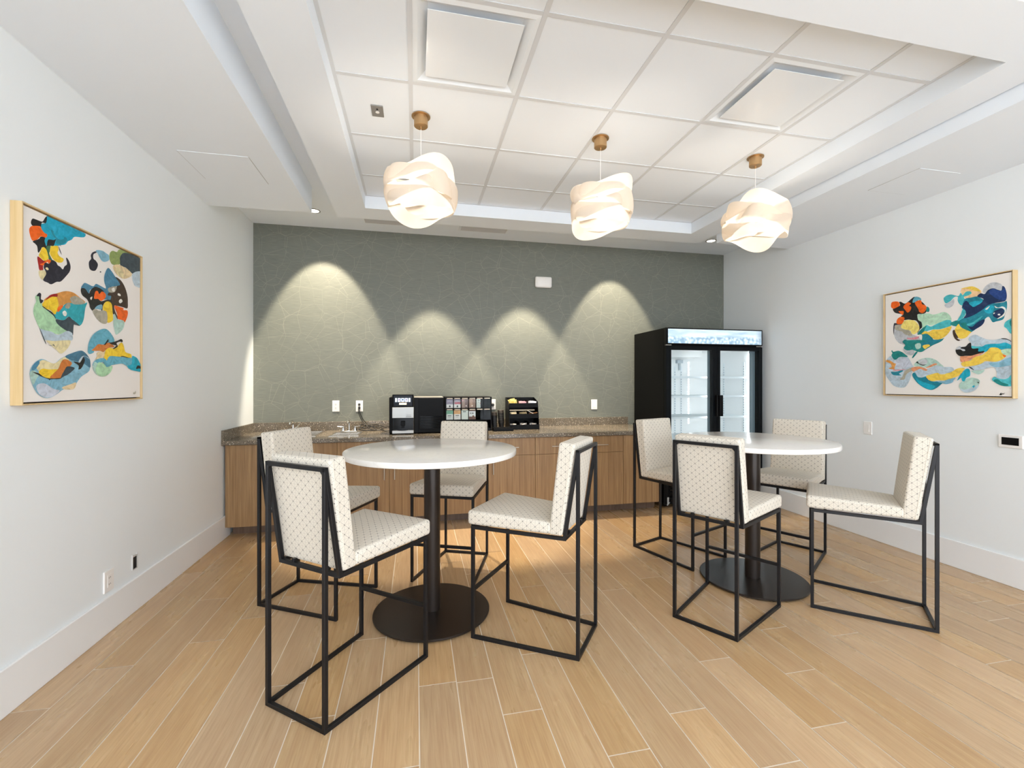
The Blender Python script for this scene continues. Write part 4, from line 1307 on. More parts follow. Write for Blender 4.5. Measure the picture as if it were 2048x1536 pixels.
PAINT_LEFT = [
('teal', [(-299,391),(-304,405),(-290,426),(-266,429),(-219,429),(-170,429),(-115,426),(-48,425),(-48,409),(-69,398),(-119,385),(-139,364),(-163,349),(-180,329),(-206,317),(-228,307),(-241,303),(-278,299),(-290,286),(-304,301),(-302,321),(-316,342),(-325,363),(-323,378)]),
('tqd', [(-266,371),(-241,364),(-216,360),(-170,362),(-176,340),(-203,322),(-235,317),(-238,336),(-259,351)]),
('teal', [(-253,365),(-222,363),(-186,372),(-193,350),(-222,341),(-241,350)]),
('ink', [(-378,370),(-370,385),(-353,388),(-325,389),(-313,394),(-302,413),(-291,423),(-296,392),(-319,385),(-325,363),(-331,365),(-367,354),(-377,359)]),
('orange', [(-388,330),(-378,348),(-359,357),(-329,365),(-319,353),(-304,343),(-290,342),(-291,331),(-302,323),(-325,321),(-342,303),(-369,288),(-381,302)]),
('ink', [(-369,285),(-336,306),(-325,320),(-302,322),(-304,305),(-293,287),(-284,319),(-253,327),(-238,336),(-241,325),(-253,299),(-272,294),(-272,277),(-287,265),(-316,274),(-325,261),(-336,245),(-342,247),(-345,269),(-356,278)]),
('green', [(-293,285),(-272,294),(-269,278),(-278,258),(-266,240),(-259,229),(-278,227),(-287,248),(-294,270)]),
('yellow', [(-335,237),(-316,274),(-299,274),(-290,262),(-284,244),(-282,235),(-296,217),(-309,216),(-335,228)]),
('yellow', [(-269,292),(-253,299),(-228,307),(-222,291),(-228,275),(-216,261),(-193,257),(-193,245),(-206,234),(-228,229),(-250,234),(-269,249),(-275,264)]),
('red', [(-345,216),(-341,226),(-325,221),(-309,215),(-287,224),(-296,212),(-310,199),(-313,186),(-313,172),(-333,167),(-339,187)]),
('orange', [(-331,193),(-310,206),(-287,227),(-267,226),(-278,209),(-290,214),(-310,194)]),
('cream', [(-338,159),(-328,167),(-304,171),(-293,163),(-299,150),(-310,128),(-325,129),(-335,141)]),
('navy', [(-310,185),(-302,208),(-278,210),(-262,231),(-238,228),(-228,216),(-212,212),(-196,204),(-186,221),(-170,236),(-176,262),(-170,266),(-155,252),(-147,229),(-153,204),(-176,176),(-209,143),(-235,135),(-266,117),(-287,120),(-313,126),(-296,157),(-302,173)]),
('cream', [(-300,183),(-290,190),(-281,183),(-290,177)]),
('navy', [(-222,309),(-203,272),(-216,286)]),
('navy', [(-216,316),(-206,312),(-212,312)]),
('navy', [(-21,285),(-4,307),(-7,323),(3,341),(27,355),(37,352),(13,335),(13,313),(32,306),(47,289),(32,258),(8,247),(-16,253)]),
('sky', [(30,359),(47,368),(83,374),(114,369),(135,363),(135,338),(104,320),(78,318),(57,334),(45,349)]),
('olive', [(138,360),(146,384),(168,399),(202,402),(230,425),(327,428),(333,395),(272,378),(230,341),(168,321),(144,336)]),
('char', [(230,380),(260,413),(327,426),(429,428),(429,354),(397,337),(352,314),(320,322),(278,334),(236,331),(230,356)]),
('sand', [(168,314),(213,334),(260,333),(314,324),(339,307),(314,284),(260,263),(213,269),(179,287)]),
('cream', [(190,312),(230,315),(260,292),(260,273),(213,273)]),
('ice', [(339,303),(377,332),(423,347),(429,346),(429,255),(390,244),(358,253)]),
('blue', [(-77,138),(-63,161),(-45,172),(8,166),(32,184),(72,180),(106,175),(109,184),(96,210),(98,246),(125,292),(157,282),(190,257),(225,239),(225,216),(146,189),(157,144),(146,120),(109,115),(62,111),(-7,146),(-21,123),(-49,131)]),
('brown', [(146,120),(152,143),(125,141),(130,156),(157,165),(190,187),(202,208),(230,225),(190,257),(236,249),(272,219),(296,174),(301,133),(296,98),(254,98),(202,97),(179,93),(185,65),(207,35),(205,16),(179,42),(163,47),(157,75),(135,104)]),
('ink', [(-79,125),(-74,139),(-49,142),(-31,128),(-19,123),(-9,142),(22,166),(62,167),(93,156),(72,149),(57,135),(37,148),(22,128),(17,103),(47,107),(72,99),(114,114),(157,120),(157,109),(109,102),(85,77),(80,48),(72,50),(72,78),(37,65),(8,38),(-12,50),(-19,69),(-35,90),(-68,104)]),
('orange', [(17,113),(27,143),(45,148),(57,135),(78,153),(106,145),(104,123),(72,101),(47,107),(22,102)]),
('stone', [(125,177),(146,190),(196,206),(193,184),(174,167),(135,161)]),
('white', [(157,185),(179,194),(182,176),(165,171)]),
('yellow', [(85,73),(104,100),(135,109),(157,96),(163,65),(168,29),(163,6),(119,-8),(109,49),(88,53)]),
('sky', [(22,52),(42,70),(72,82),(80,73),(72,54),(47,53)]),
('stone', [(5,36),(27,50),(52,45),(114,50),(119,-8),(88,-20),(57,-12),(27,8)]),
('orange', [(179,86),(188,96),(230,94),(260,93),(260,82),(296,84),(296,52),(269,10),(248,22),(210,24),(202,53)]),
('seafoam', [(174,37),(182,48),(207,20),(248,22),(269,10),(254,-30),(196,-68),(179,-42),(171,-7)]),
('white', [(210,169),(230,169),(233,158),(210,158)]),
('white', [(219,129),(236,142),(251,132),(236,118),(222,117)]),
('white', [(-14,101),(3,111),(-4,92)]),
('navy', [(60,256),(67,260),(70,254),(62,252)]),
('mint', [(-368,-26),(-364,-1),(-353,22),(-358,42),(-343,52),(-332,32),(-319,14),(-310,-3),(-275,-8),(-247,-33),(-233,-56),(-190,-81),(-170,-90),(-190,-103),(-233,-112),(-275,-105),(-319,-100),(-336,-93),(-360,-53)]),
('navy', [(-351,46),(-338,63),(-326,60),(-327,37),(-313,33),(-328,17),(-336,32),(-338,47)]),
('ochre', [(-310,31),(-275,61),(-233,82),(-180,103),(-129,105),(-87,89),(-49,70),(-119,44),(-190,36),(-228,-6),(-247,-3)]),
('tq', [(-252,-22),(-209,14),(-170,47),(-119,52),(-65,60),(-35,73),(-49,40),(-60,-17),(-82,-50),(-108,-44),(-160,-18),(-190,-39),(-238,-39)]),
('stone', [(-150,77),(-119,91),(-87,87),(-54,71),(-65,60),(-129,48),(-150,62)]),
('yellow', [(-321,15),(-293,43),(-247,66),(-231,55),(-226,26),(-238,-5),(-247,-20),(-275,-4),(-302,-3)]),
('red', [(-302,36),(-275,65),(-235,79),(-235,65),(-266,59)]),
('orange', [(-231,14),(-204,30),(-199,23),(-228,-6)]),
('navy', [(-319,8),(-293,-3),(-266,-12),(-247,-29),(-242,-43),(-256,-27),(-288,-10),(-315,2)]),
('char', [(-242,-43),(-209,-42),(-185,-37),(-160,-18),(-139,-28),(-87,-53),(-119,-53),(-129,-56),(-134,-105),(-145,-94),(-170,-90),(-199,-80),(-233,-62)]),
('ice', [(-332,-98),(-310,-101),(-266,-104),(-228,-115),(-175,-90),(-145,-93),(-137,-105),(-139,-131),(-190,-135),(-256,-145),(-302,-146),(-319,-125)]),
('cream', [(-297,-147),(-247,-146),(-190,-137),(-150,-135),(-165,-169),(-209,-202),(-242,-183),(-275,-163)]),
('white', [(-201,-3),(-187,7),(-174,-3),(-180,-18),(-195,-17)]),
('stone', [(-185,29),(-165,50),(-150,43),(-160,22),(-180,21)]),
('char', [(-336,-93),(-321,-118),(-299,-160),(-304,-159),(-327,-115)]),
('char', [(-286,-166),(-268,-168),(-256,-162),(-245,-174),(-259,-166),(-272,-170)]),
('sky', [(-388,-297),(-374,-265),(-345,-241),(-315,-234),(-266,-250),(-242,-247),(-209,-225),(-150,-199),(-82,-178),(-43,-192),(-15,-222),(-15,-259),(-26,-283),(-76,-309),(-108,-340),(-129,-371),(-190,-371),(-238,-396),(-284,-411),(-323,-405),(-353,-383),(-378,-341)]),
('seafoam', [(-388,-297),(-366,-286),(-341,-306),(-353,-324),(-370,-351),(-384,-320)]),
('lilac', [(-353,-355),(-310,-344),(-256,-370),(-219,-378),(-247,-399),(-293,-409),(-336,-394)]),
('sand', [(-204,-363),(-150,-348),(-113,-340),(-129,-371),(-185,-373)]),
('cream', [(-353,-275),(-336,-246),(-310,-238),(-266,-250),(-242,-247),(-204,-223),(-180,-216),(-160,-230),(-209,-277),(-247,-308),(-310,-305)]),
('blue', [(-378,-283),(-370,-262),(-345,-243),(-336,-253),(-353,-275),(-366,-287)]),
('steel', [(-185,-214),(-139,-194),(-82,-178),(-49,-188),(-21,-214),(-12,-251),(-21,-261),(-65,-241),(-103,-235),(-150,-229)]),
('yellow', [(-341,-292),(-319,-277),(-284,-280),(-228,-278),(-233,-296),(-266,-319),(-297,-319),(-328,-306)]),
('rust', [(-279,-319),(-256,-297),(-228,-274),(-209,-240),(-185,-227),(-145,-240),(-150,-256),(-185,-280),(-204,-311),(-233,-322)]),
('char', [(-214,-318),(-190,-280),(-170,-261),(-124,-267),(-145,-287),(-170,-302),(-190,-309)]),
('ink', [(-374,-294),(-341,-299),(-310,-316),(-266,-321),(-209,-318),(-228,-324),(-275,-326),(-279,-339),(-284,-326),(-319,-316),(-345,-306)]),
('ink', [(-134,-236),(-87,-236),(-65,-209),(-54,-228),(-76,-265),(-98,-274),(-98,-254)]),
('ice', [(-98,-234),(-71,-205),(-37,-207),(-21,-218),(-49,-206),(-65,-209),(-87,-238)]),
('lake', [(-32,-171),(-24,-130),(9,-86),(55,-58),(103,-46),(139,-60),(172,-91),(172,-112),(130,-122),(85,-132),(42,-139),(9,-162),(13,-179),(-16,-191),(-30,-185)]),
('sand', [(32,-184),(64,-170),(103,-173),(99,-194),(77,-205),(25,-216),(38,-198)]),
('yellow', [(94,-192),(103,-161),(126,-147),(167,-147),(200,-135),(225,-114),(244,-109),(259,-127),(275,-161),(326,-170),(326,-190),(275,-190),(205,-191),(148,-191),(126,-202),(112,-216),(90,-207)]),
('rust', [(-4,-172),(17,-156),(46,-134),(85,-135),(130,-118),(167,-131),(172,-140),(130,-147),(103,-161),(85,-173),(55,-169)]),
('ink', [(92,-135),(123,-100),(130,-116),(162,-113),(205,-100),(234,-89),(249,-96),(244,-106),(225,-104),(195,-116),(205,-134),(176,-149),(162,-150),(195,-129),(172,-128),(139,-124),(126,-113),(103,-131)]),
('lake', [(5,-252),(17,-226),(59,-209),(99,-209),(112,-218),(135,-194),(205,-191),(275,-193),(342,-196),(337,-236),(290,-241),(249,-230),(195,-235),(148,-244),(126,-257),(94,-246),(77,-228)]),
('mint', [(34,-242),(55,-230),(94,-240),(112,-254),(158,-246),(148,-277),(112,-300),(68,-306),(34,-295),(19,-272)]),
('seafoam', [(5,-252),(17,-231),(38,-239),(21,-272),(34,-297),(9,-275)]),
('cyan', [(337,-186),(348,-179),(386,-190),(414,-219),(429,-242),(429,-270),(380,-269),(321,-261),(290,-241),(332,-229)]),
('ink', [(375,-256),(391,-234),(429,-242),(429,-254),(403,-252)]),
('ink', [(229,-189),(254,-185),(311,-194),(285,-193),(254,-190)]),
('stone', [(348,-406),(356,-395),(363,-406),(369,-387),(372,-403),(359,-408)]),
]
PAINT_RIGHT = [
('sage', [(-167,224),(-137,225),(-87,221),(-55,207),(-23,209),(14,216),(44,202),(65,171),(68,140),(38,144),(-8,139),(-39,129),(-71,123),(-94,133),(-113,117),(-130,101),(-137,131),(-157,174),(-167,198)]),
('aqua', [(-123,107),(-100,130),(-71,115),(-42,126),(-8,139),(38,151),(68,140),(68,105),(38,95),(-8,86),(-61,89),(-107,80),(-127,86)]),
('silver', [(-355,136),(-344,173),(-286,161),(-278,126),(-222,100),(-208,69),(-167,46),(-143,18),(-153,-3),(-208,-2),(-243,-7),(-275,-11),(-315,11),(-344,60)]),
('stone', [(-341,126),(-333,160),(-286,154),(-289,127),(-229,101),(-208,69),(-215,55),(-264,75),(-286,100),(-315,111)]),
('pine', [(-275,19),(-257,29),(-215,6),(-147,-4),(-133,28),(-137,58),(-167,61),(-147,95),(-100,126),(-120,81),(-100,65),(-61,31),(-49,9),(8,10),(23,18),(1,-10),(-55,-34),(-87,-53),(-133,-68),(-264,-58),(-257,-24)]),
('tqd', [(-130,53),(-100,57),(-61,21),(-46,5),(8,7),(-23,-12),(-81,-17),(-120,-6)]),
('sun', [(-137,61),(-113,84),(-87,74),(-55,88),(-17,84),(14,87),(68,100),(62,67),(32,29),(-8,8),(-46,12),(-74,40),(-100,61)]),
('sun', [(-127,-32),(-104,-24),(-71,-25),(-87,-46),(-113,-58),(-125,-50)]),
('pink', [(-246,43),(-208,39),(-167,46),(-153,41),(-174,24),(-215,27),(-239,31)]),
('navy', [(-355,120),(-350,174),(-329,175),(-289,164),(-293,159),(-337,160),(-346,134),(-350,80)]),
('ink', [(-359,300),(-333,311),(-300,321),(-307,349),(-293,350),(-264,330),(-239,340),(-215,359),(-187,372),(-167,339),(-133,321),(-100,272),(-100,239),(-120,224),(-163,227),(-167,209),(-160,178),(-137,157),(-133,116),(-147,103),(-170,69),(-153,126),(-174,173),(-208,185),(-236,193),(-278,195),(-293,227),(-275,240),(-300,250),(-341,266)]),
('lake', [(-194,362),(-174,371),(-143,353),(-140,334),(-160,341),(-187,327),(-204,330)]),
('pine', [(-107,273),(-90,274),(-79,254),(-84,233),(-100,239)]),
('orange', [(-374,329),(-367,359),(-333,361),(-309,349),(-304,321),(-333,307),(-352,302),(-369,313)]),
('orange', [(-275,305),(-246,334),(-232,335),(-215,321),(-229,308),(-213,291),(-222,262),(-243,252),(-257,272)]),
('orange', [(-186,320),(-167,335),(-140,334),(-133,303),(-113,292),(-100,272),(-110,244),(-130,229),(-153,244),(-160,267)]),
('orange', [(-313,273),(-293,273),(-271,266),(-278,237),(-293,250)]),
('orange', [(-329,179),(-322,209),(-297,224),(-268,216),(-268,193),(-282,165),(-315,165)]),
('lemon', [(-291,132),(-286,161),(-261,189),(-222,187),(-191,179),(-167,153),(-152,118),(-160,90),(-187,67),(-208,73),(-222,100),(-257,112)]),
('peach', [(128,350),(139,371),(168,376),(200,375),(231,355),(256,324),(237,301),(219,297),(168,295),(149,307)]),
('sun', [(129,373),(168,376),(200,375),(231,355),(250,329),(213,340),(168,365)]),
('silver', [(262,323),(274,354),(301,374),(330,376),(362,359),(373,340),(370,315),(345,317),(304,329),(274,309)]),
('aqua', [(18,319),(38,339),(69,341),(96,328),(116,321),(129,341),(142,323),(162,343),(191,339),(194,321),(168,311),(149,307),(159,274),(142,246),(123,257),(110,287),(111,314),(90,318),(62,291),(32,281)]),
('silver', [(25,270),(62,287),(86,303),(85,264),(62,243),(38,246)]),
('tqd', [(155,290),(194,294),(231,295),(262,270),(304,240),(333,228),(379,227),(396,231),(398,187),(387,139),(376,108),(339,99),(318,98),(298,138),(274,122),(262,87),(225,61),(194,42),(162,53),(126,89),(110,91),(69,108),(66,128),(110,138),(149,152),(162,181),(139,223),(139,242)]),
('deep', [(139,238),(162,277),(194,237),(213,222),(244,243),(268,269),(231,295),(250,314),(274,305),(292,328),(321,336),(350,318),(368,312),(373,340),(387,326),(397,274),(390,236),(362,230),(327,229),(292,220),(262,195),(225,171),(194,157),(168,149),(149,152),(163,176),(159,204)]),
('royal', [(298,315),(321,333),(350,314),(373,311),(387,323),(396,274),(387,240),(348,254),(318,282)]),
('deep', [(172,87),(200,79),(219,96),(244,115),(274,122),(262,87),(225,61),(200,53),(181,74)]),
('deep', [(327,170),(350,181),(376,184),(382,147),(362,121),(339,124),(321,145)]),
('aqua', [(142,215),(160,200),(155,166),(129,139),(106,134),(129,178)]),
('aqua', [(168,103),(200,110),(237,135),(262,150),(250,130),(213,101),(181,89)]),
('cyan', [(181,254),(213,264),(259,259),(250,242),(209,223),(197,233)]),
('cyan', [(274,201),(304,218),(327,207),(321,171),(298,160),(274,178)]),
('white', [(330,210),(350,195),(376,198),(393,174),(382,132),(356,118),(345,118),(376,141),(386,168),(368,189),(339,194)]),
('white', [(348,149),(359,150),(362,139),(350,141)]),
('white', [(278,196),(304,214),(289,191)]),
('white', [(323,160),(333,162),(327,152)]),
('pine', [(129,112),(162,115),(168,83),(187,58),(200,41),(168,56),(142,83)]),
('pine', [(66,124),(103,139),(126,120),(100,96),(73,107)]),
('sun', [(93,73),(116,111),(129,88),(155,66),(194,42),(187,31),(162,3),(129,-1),(113,12),(100,45)]),
('brown', [(79,63),(91,69),(98,45),(115,8),(106,5),(129,-13),(139,-8),(116,-17),(96,-2),(83,27)]),
('aqua', [(382,60),(390,88),(412,103),(429,103),(429,11),(415,8),(398,40)]),
('pine', [(412,89),(429,100),(429,61),(418,56)]),
('ice', [(-420,-189),(-417,-145),(-394,-112),(-368,-100),(-314,-114),(-246,-114),(-222,-145),(-204,-184),(-192,-204),(-204,-229),(-210,-258),(-222,-303),(-246,-351),(-270,-369),(-314,-368),(-355,-351),(-384,-314),(-413,-270),(-427,-222)]),
('lilac', [(-345,-148),(-283,-128),(-240,-131),(-210,-184),(-240,-202),(-307,-213),(-333,-185)]),
('pine', [(-369,-97),(-361,-77),(-369,-60),(-363,-51),(-353,-65),(-314,-60),(-283,-73),(-258,-94),(-240,-115),(-301,-113),(-329,-132),(-349,-130)]),
('ochre', [(-415,-145),(-407,-133),(-377,-140),(-349,-161),(-333,-169),(-342,-198),(-345,-218),(-361,-214),(-394,-206),(-368,-194),(-377,-167)]),
('pink', [(-361,-211),(-339,-218),(-304,-219),(-246,-216),(-307,-228),(-349,-225)]),
('tqd', [(-374,-234),(-345,-238),(-314,-232),(-283,-223),(-276,-233),(-307,-252),(-289,-267),(-326,-268),(-358,-261)]),
('stone', [(-270,-253),(-264,-234),(-222,-209),(-192,-204),(-204,-229),(-240,-251),(-255,-273),(-264,-302),(-301,-302),(-283,-282)]),
('seafoam', [(-192,-185),(-177,-163),(-146,-142),(-106,-132),(-67,-136),(-29,-155),(-2,-183),(19,-205),(3,-217),(-23,-216),(-56,-206),(-100,-207),(-163,-202)]),
('silver', [(-160,-161),(-140,-146),(-106,-141),(-92,-164),(-100,-179),(-134,-184)]),
('ink', [(-175,-166),(-163,-157),(-154,-173),(-131,-184),(-103,-184),(-89,-178),(-117,-192),(-140,-187),(-157,-176)]),
('ice', [(-198,-223),(-163,-217),(-100,-220),(-51,-203),(-23,-195),(19,-208),(79,-214),(79,-252),(3,-262),(-51,-264),(-92,-276),(-146,-287),(-175,-265)]),
('salmon', [(-210,-209),(-163,-198),(-140,-202),(-95,-223),(-100,-235),(-117,-231),(-146,-218),(-175,-230),(-198,-239)]),
('salmon', [(-106,-210),(-78,-195),(-42,-178),(-23,-185),(-42,-194),(-78,-208)]),
('tqd', [(-204,-267),(-195,-248),(-180,-252),(-163,-281),(-134,-288),(-97,-279),(-84,-307),(-51,-320),(3,-317),(16,-329),(-2,-347),(-29,-372),(-64,-387),(-106,-375),(-149,-347),(-183,-309)]),
('cyan', [(-177,-293),(-134,-319),(-78,-341),(-40,-356),(-64,-384),(-106,-372),(-149,-344)]),
('sky', [(-23,-320),(29,-317),(79,-300),(79,-326),(40,-341),(14,-335)]),
('sun', [(-102,-279),(-78,-267),(-23,-253),(-2,-265),(40,-263),(79,-255),(79,-294),(29,-311),(-23,-311),(-56,-318),(-84,-307)]),
('pine', [(-205,-123),(-192,-98),(-177,-80),(-163,-78),(-175,-99),(-198,-127)]),
('silver', [(-276,-50),(-264,-45),(-234,-66),(-204,-56),(-189,-73),(-192,-101),(-222,-103),(-252,-88)]),
('pine', [(-273,21),(-134,14),(-78,-10),(-64,-32),(-92,-52),(-128,-80),(-163,-78),(-204,-59),(-240,-63),(-270,-41),(-258,-16)]),
('seafoam', [(-183,-19),(-146,-10),(-140,-45),(-169,-58)]),
('tqd', [(-137,-4),(-78,-3),(-2,2),(-29,-20),(-70,-35),(-84,-25),(-128,-30)]),
('sun', [(-127,-36),(-117,-28),(-84,-26),(-74,-38),(-92,-49),(-109,-60),(-121,-49)]),
('ice', [(179,-13),(188,8),(220,19),(249,1),(283,-20),(328,-31),(368,-24),(402,-31),(429,-54),(429,-77),(408,-62),(368,-58),(328,-58),(295,-66),(261,-70),(226,-74),(200,-65),(194,-36)]),
('cyan', [(197,-76),(226,-74),(261,-70),(283,-58),(317,-56),(360,-58),(392,-54),(429,-81),(429,-97),(395,-96),(365,-99),(339,-87),(317,-85),(289,-107),(261,-112),(220,-117),(197,-97)]),
('aqua', [(197,-61),(226,-67),(255,-70),(226,-89),(200,-87)]),
('ink', [(98,-86),(109,-72),(125,-81),(134,-65),(161,-62),(179,-42),(194,-40),(200,-79),(238,-82),(238,-104),(272,-103),(266,-116),(226,-124),(197,-133),(161,-131),(128,-132),(106,-113)]),
('silver', [(100,-79),(118,-58),(134,-60),(131,-74),(155,-83),(158,-94),(143,-93),(128,-81)]),
('salmon', [(128,-147),(134,-133),(197,-133),(226,-124),(269,-116),(244,-132),(203,-155),(173,-171),(134,-176)]),
('sun', [(134,-187),(155,-174),(191,-168),(215,-145),(261,-130),(289,-107),(306,-84),(328,-82),(349,-88),(368,-106),(376,-130),(392,-138),(392,-152),(368,-174),(339,-183),(311,-180),(278,-176),(255,-193),(215,-205),(161,-212),(143,-206)]),
('orange', [(376,-137),(392,-143),(392,-152),(381,-151)]),
('sage', [(368,-103),(408,-99),(429,-101),(429,-137),(397,-142),(376,-130)]),
('ice', [(188,-219),(226,-206),(261,-193),(281,-183),(317,-185),(349,-182),(376,-168),(397,-149),(429,-141),(429,-237),(415,-277),(408,-304),(368,-307),(344,-296),(344,-269),(336,-234),(317,-220),(272,-232),(215,-241),(197,-233)]),
('sky', [(300,-191),(355,-187),(395,-165),(428,-157),(428,-204),(381,-219),(328,-220)]),
('seafoam', [(197,-244),(244,-242),(275,-239),(261,-260),(238,-270),(215,-260)]),
('ink', [(182,-215),(191,-215),(212,-234),(203,-233)]),
('aqua', [(317,-309),(330,-289),(349,-300),(381,-307),(408,-297),(429,-267),(429,-344),(408,-356),(368,-351),(336,-330)]),
('pine', [(325,-316),(349,-306),(371,-327),(408,-344),(392,-354),(360,-347)]),
('seafoam', [(121,-352),(134,-326),(164,-304),(203,-294),(238,-305),(247,-323),(238,-351),(215,-383),(179,-402),(149,-399),(128,-377)]),
('ice', [(128,-377),(161,-380),(203,-366),(241,-348),(220,-383),(179,-402),(146,-397)]),
('cyan', [(196,-366),(209,-351),(218,-353),(212,-367),(203,-362)]),
('ink', [(234,-328),(241,-325),(241,-333),(236,-333)]),
('cyan', [(109,-311),(121,-286),(143,-253),(164,-229),(182,-229),(190,-251),(188,-280),(167,-294),(155,-319),(140,-315),(134,-293),(115,-311)]),
('sun', [(29,-265),(68,-251),(112,-223),(155,-221),(152,-232),(134,-260),(106,-285),(68,-296),(29,-311)]),
('sky', [(29,-314),(68,-300),(100,-293),(74,-322),(29,-337)]),
('ink', [(359,-416),(368,-400),(371,-412),(376,-403),(381,-408),(387,-398),(383,-412),(376,-409),(371,-416)]),
('stone', [(410,-372),(421,-370),(421,-372)]),
('ink', [(368,-23),(397,-27),(429,-52),(429,-57),(402,-35),(376,-29)]),
]

# ================================================================== DRINKS FRIDGE
FX0, FX1, FYB = 2.712, 3.956, 5.235
fr = thing('drinks_fridge', 'tall black drinks fridge with two glass doors and a lit header sign, empty', 'fridge', (0, 0, 0))
INNER = mat('white_fridge_liner', 'eceeee', 0.35)
JAMB = mat('blue_grey_jamb', '66757d', 0.45)
mb = MB()
zt = 2.022
mb.box(FX0, FX0 + 0.045, 4.545, FYB, 0.045, zt); mb.box(FX1 - 0.045, FX1, 4.545, FYB, 0.045, zt)
mb.box(FX0 + 0.045, FX1 - 0.045, 4.545, FYB, 1.81, zt)
mb.box(FX0 + 0.045, FX1 - 0.045, FYB - 0.045, FYB, 0.045, 1.81)
mb.box(FX0 + 0.045, FX1 - 0.045, 4.60, FYB - 0.045, 0.045, 0.265)
mb.build('body', DARK_MATT, fr, bevel=0.003, seg=1)
ix0, ix1 = FX0 + 0.0455, FX1 - 0.0455
mb = MB()
mb.box(ix0, ix0 + 0.006, 4.60, FYB - 0.05, 0.27, 1.808); mb.box(ix1 - 0.006, ix1, 4.60, FYB - 0.05, 0.27, 1.808)
mb.box(ix0 + 0.006, ix1 - 0.006, FYB - 0.056, FYB - 0.05, 0.27, 1.808)
mb.box(ix0 + 0.006, ix1 - 0.006, 4.60, FYB - 0.056, 0.266, 0.272); mb.box(ix0 + 0.006, ix1 - 0.006, 4.60, FYB - 0.056, 1.800, 1.806)
mb.box(ix0 + 0.10, 3.37, 4.80, FYB - 0.056, 1.715, 1.80)
mb.build('liner', INNER, fr)
for q in ((3.300, 3.405, 4.562, 4.60), (ix1 - 0.035, ix1 - 0.006, 4.562, 4.62), (ix0, ix0 + 0.012, 4.562, 4.60)):
    mb = MB(); mb.box(*q, 0.27, 1.80); mb.build('jamb', JAMB, fr)
# header sign: backlit picture of ice and snow
sign = mat('backlit_ice_print', 'dfeaf2', 0.25)
k = N(sign)
co = k.obj()
sep = k.add('ShaderNodeSeparateXYZ'); k.link(co, sep.inputs[0])
hgt = k.math('DIVIDE', k.math('SUBTRACT', sep.outputs[2], 1.852), 0.158)
ice = k.add('ShaderNodeTexVoronoi', feature='SMOOTH_F1'); ice.inputs['Scale'].default_value = 34
k.link(k.mapping(co, (1, 0, 1)), ice.inputs['Vector'])
icec = k.ramp(ice.outputs['Distance'], [(0.1, srgb('f4fafd')), (0.3, srgb('cfe1ec')), (0.62, srgb('8fb0c6'))])
sky = k.noise(k.mapping(co, (2.4, 0, 14)), 1.0, 3)
skyc = k.ramp(sky.outputs[0], [(0.38, srgb('adc8d8')), (0.55, srgb('d5e5ee')), (0.68, srgb('fbfdff'))])
fx = k.math('ADD', hgt, k.math('MULTIPLY', k.noise(co, 18, 2).outputs[0], 0.25))
pic = k.mix(k.ramp(fx, [(0.52, (0, 0, 0, 1)), (0.66, (1, 1, 1, 1))]), icec, skyc)
edge = k.math('SMOOTHSTEP' if False else 'MULTIPLY', k.math('SUBTRACT', sep.outputs[0], 3.86, clamp=True), 9.0, clamp=True)
pic = k.mix(k.math('MULTIPLY', edge, 0.7), pic, srgb('5d7c93'))
k.color(pic)
k.link(pic, k.bsdf.inputs['Emission Color'])
k.bsdf.inputs['Emission Strength'].default_value = 0.42
mb = MB(); mb.frame_xz(FX0, FX1, 1.838, zt, 4.500, 4.545, 0.012); hd = mb.build('header', DARK_GLOSS, fr, bevel=0.002, seg=1)
mb = MB(); mb.box(FX0 + 0.026, FX1 - 0.006, 4.502, 4.540, 1.850, 2.013); mb.build('sign', sign, hd)
mb = MB(); mb.box(FX0 + 0.012, FX0 + 0.026, 4.5005, 4.54, 1.850, 2.010); mb.build('sign_edge', DARK_GLOSS, hd)
def fridge_door(x0, x1, wl, wr, hx, hw):
    y0, y1, z0, z1 = 4.500, 4.558, 0.285, 1.822
    mb = MB()
    mb.box(x0, x0 + wl, y0, y1, z0, z1); mb.box(x1 - wr, x1, y0, y1, z0, z1)
    mb.box(x0 + wl, x1 - wr, y0, y1, z0, z0 + 0.06); mb.box(x0 + wl, x1 - wr, y0, y1, z1 - 0.045, z1)
    d = mb.build('door', mat('black_door_frame', '0a0d10', 0.35, spec=0.12), fr, bevel=0.002, seg=1)
    mb = MB(); mb.box(x0 + wl - 0.003, x1 - wr + 0.003, y0 + 0.016, y0 + 0.021, z0 + 0.055, z1 - 0.042); mb.build('glass_pane', GLASS, d)
    mb = MB(); mb.box(hx, hx + hw, 4.462, 4.4995, 1.03, 1.268); mb.build('handle', DARK_MATT, d, bevel=0.004, seg=2)
    return d
fridge_door(FX0 + 0.002, 3.352, 0.065, 0.050, 3.326, 0.022)
fridge_door(3.357, FX1 - 0.002, 0.040, 0.042, 3.360, 0.046)
for x in (FX0 + 0.005, FX1 - 0.075):
    mb = MB(); mb.box(x, x + 0.07, 4.507, 4.535, 1.8235, 1.8365); mb.build('hinge', STEEL, fr, bevel=0.003, seg=1)
WIRE = mat('white_coated_wire', 'dfe6e9', 0.35)
for z in (0.76, 1.005, 1.25, 1.472):
    for a, b in ((ix0 + 0.012, 3.345), (3.36, ix1 - 0.012)):
        mb = MB()
        for y in (4.66, 4.80, 4.94, 5.07, 5.165):
            mb.bar((a, y, z), (b, y, z), 0.006)
        mb.box(a, b, 4.655, 4.660, z - 0.010, z + 0.012)
        n = 26
        for q in range(n + 1):
            x = a + (b - a) * q / n
            mb.bar((x, 4.66, z + 0.005), (x, 5.165, z + 0.005), 0.0035)
        mb.build('wire_shelf', WIRE, fr)
mb = MB()
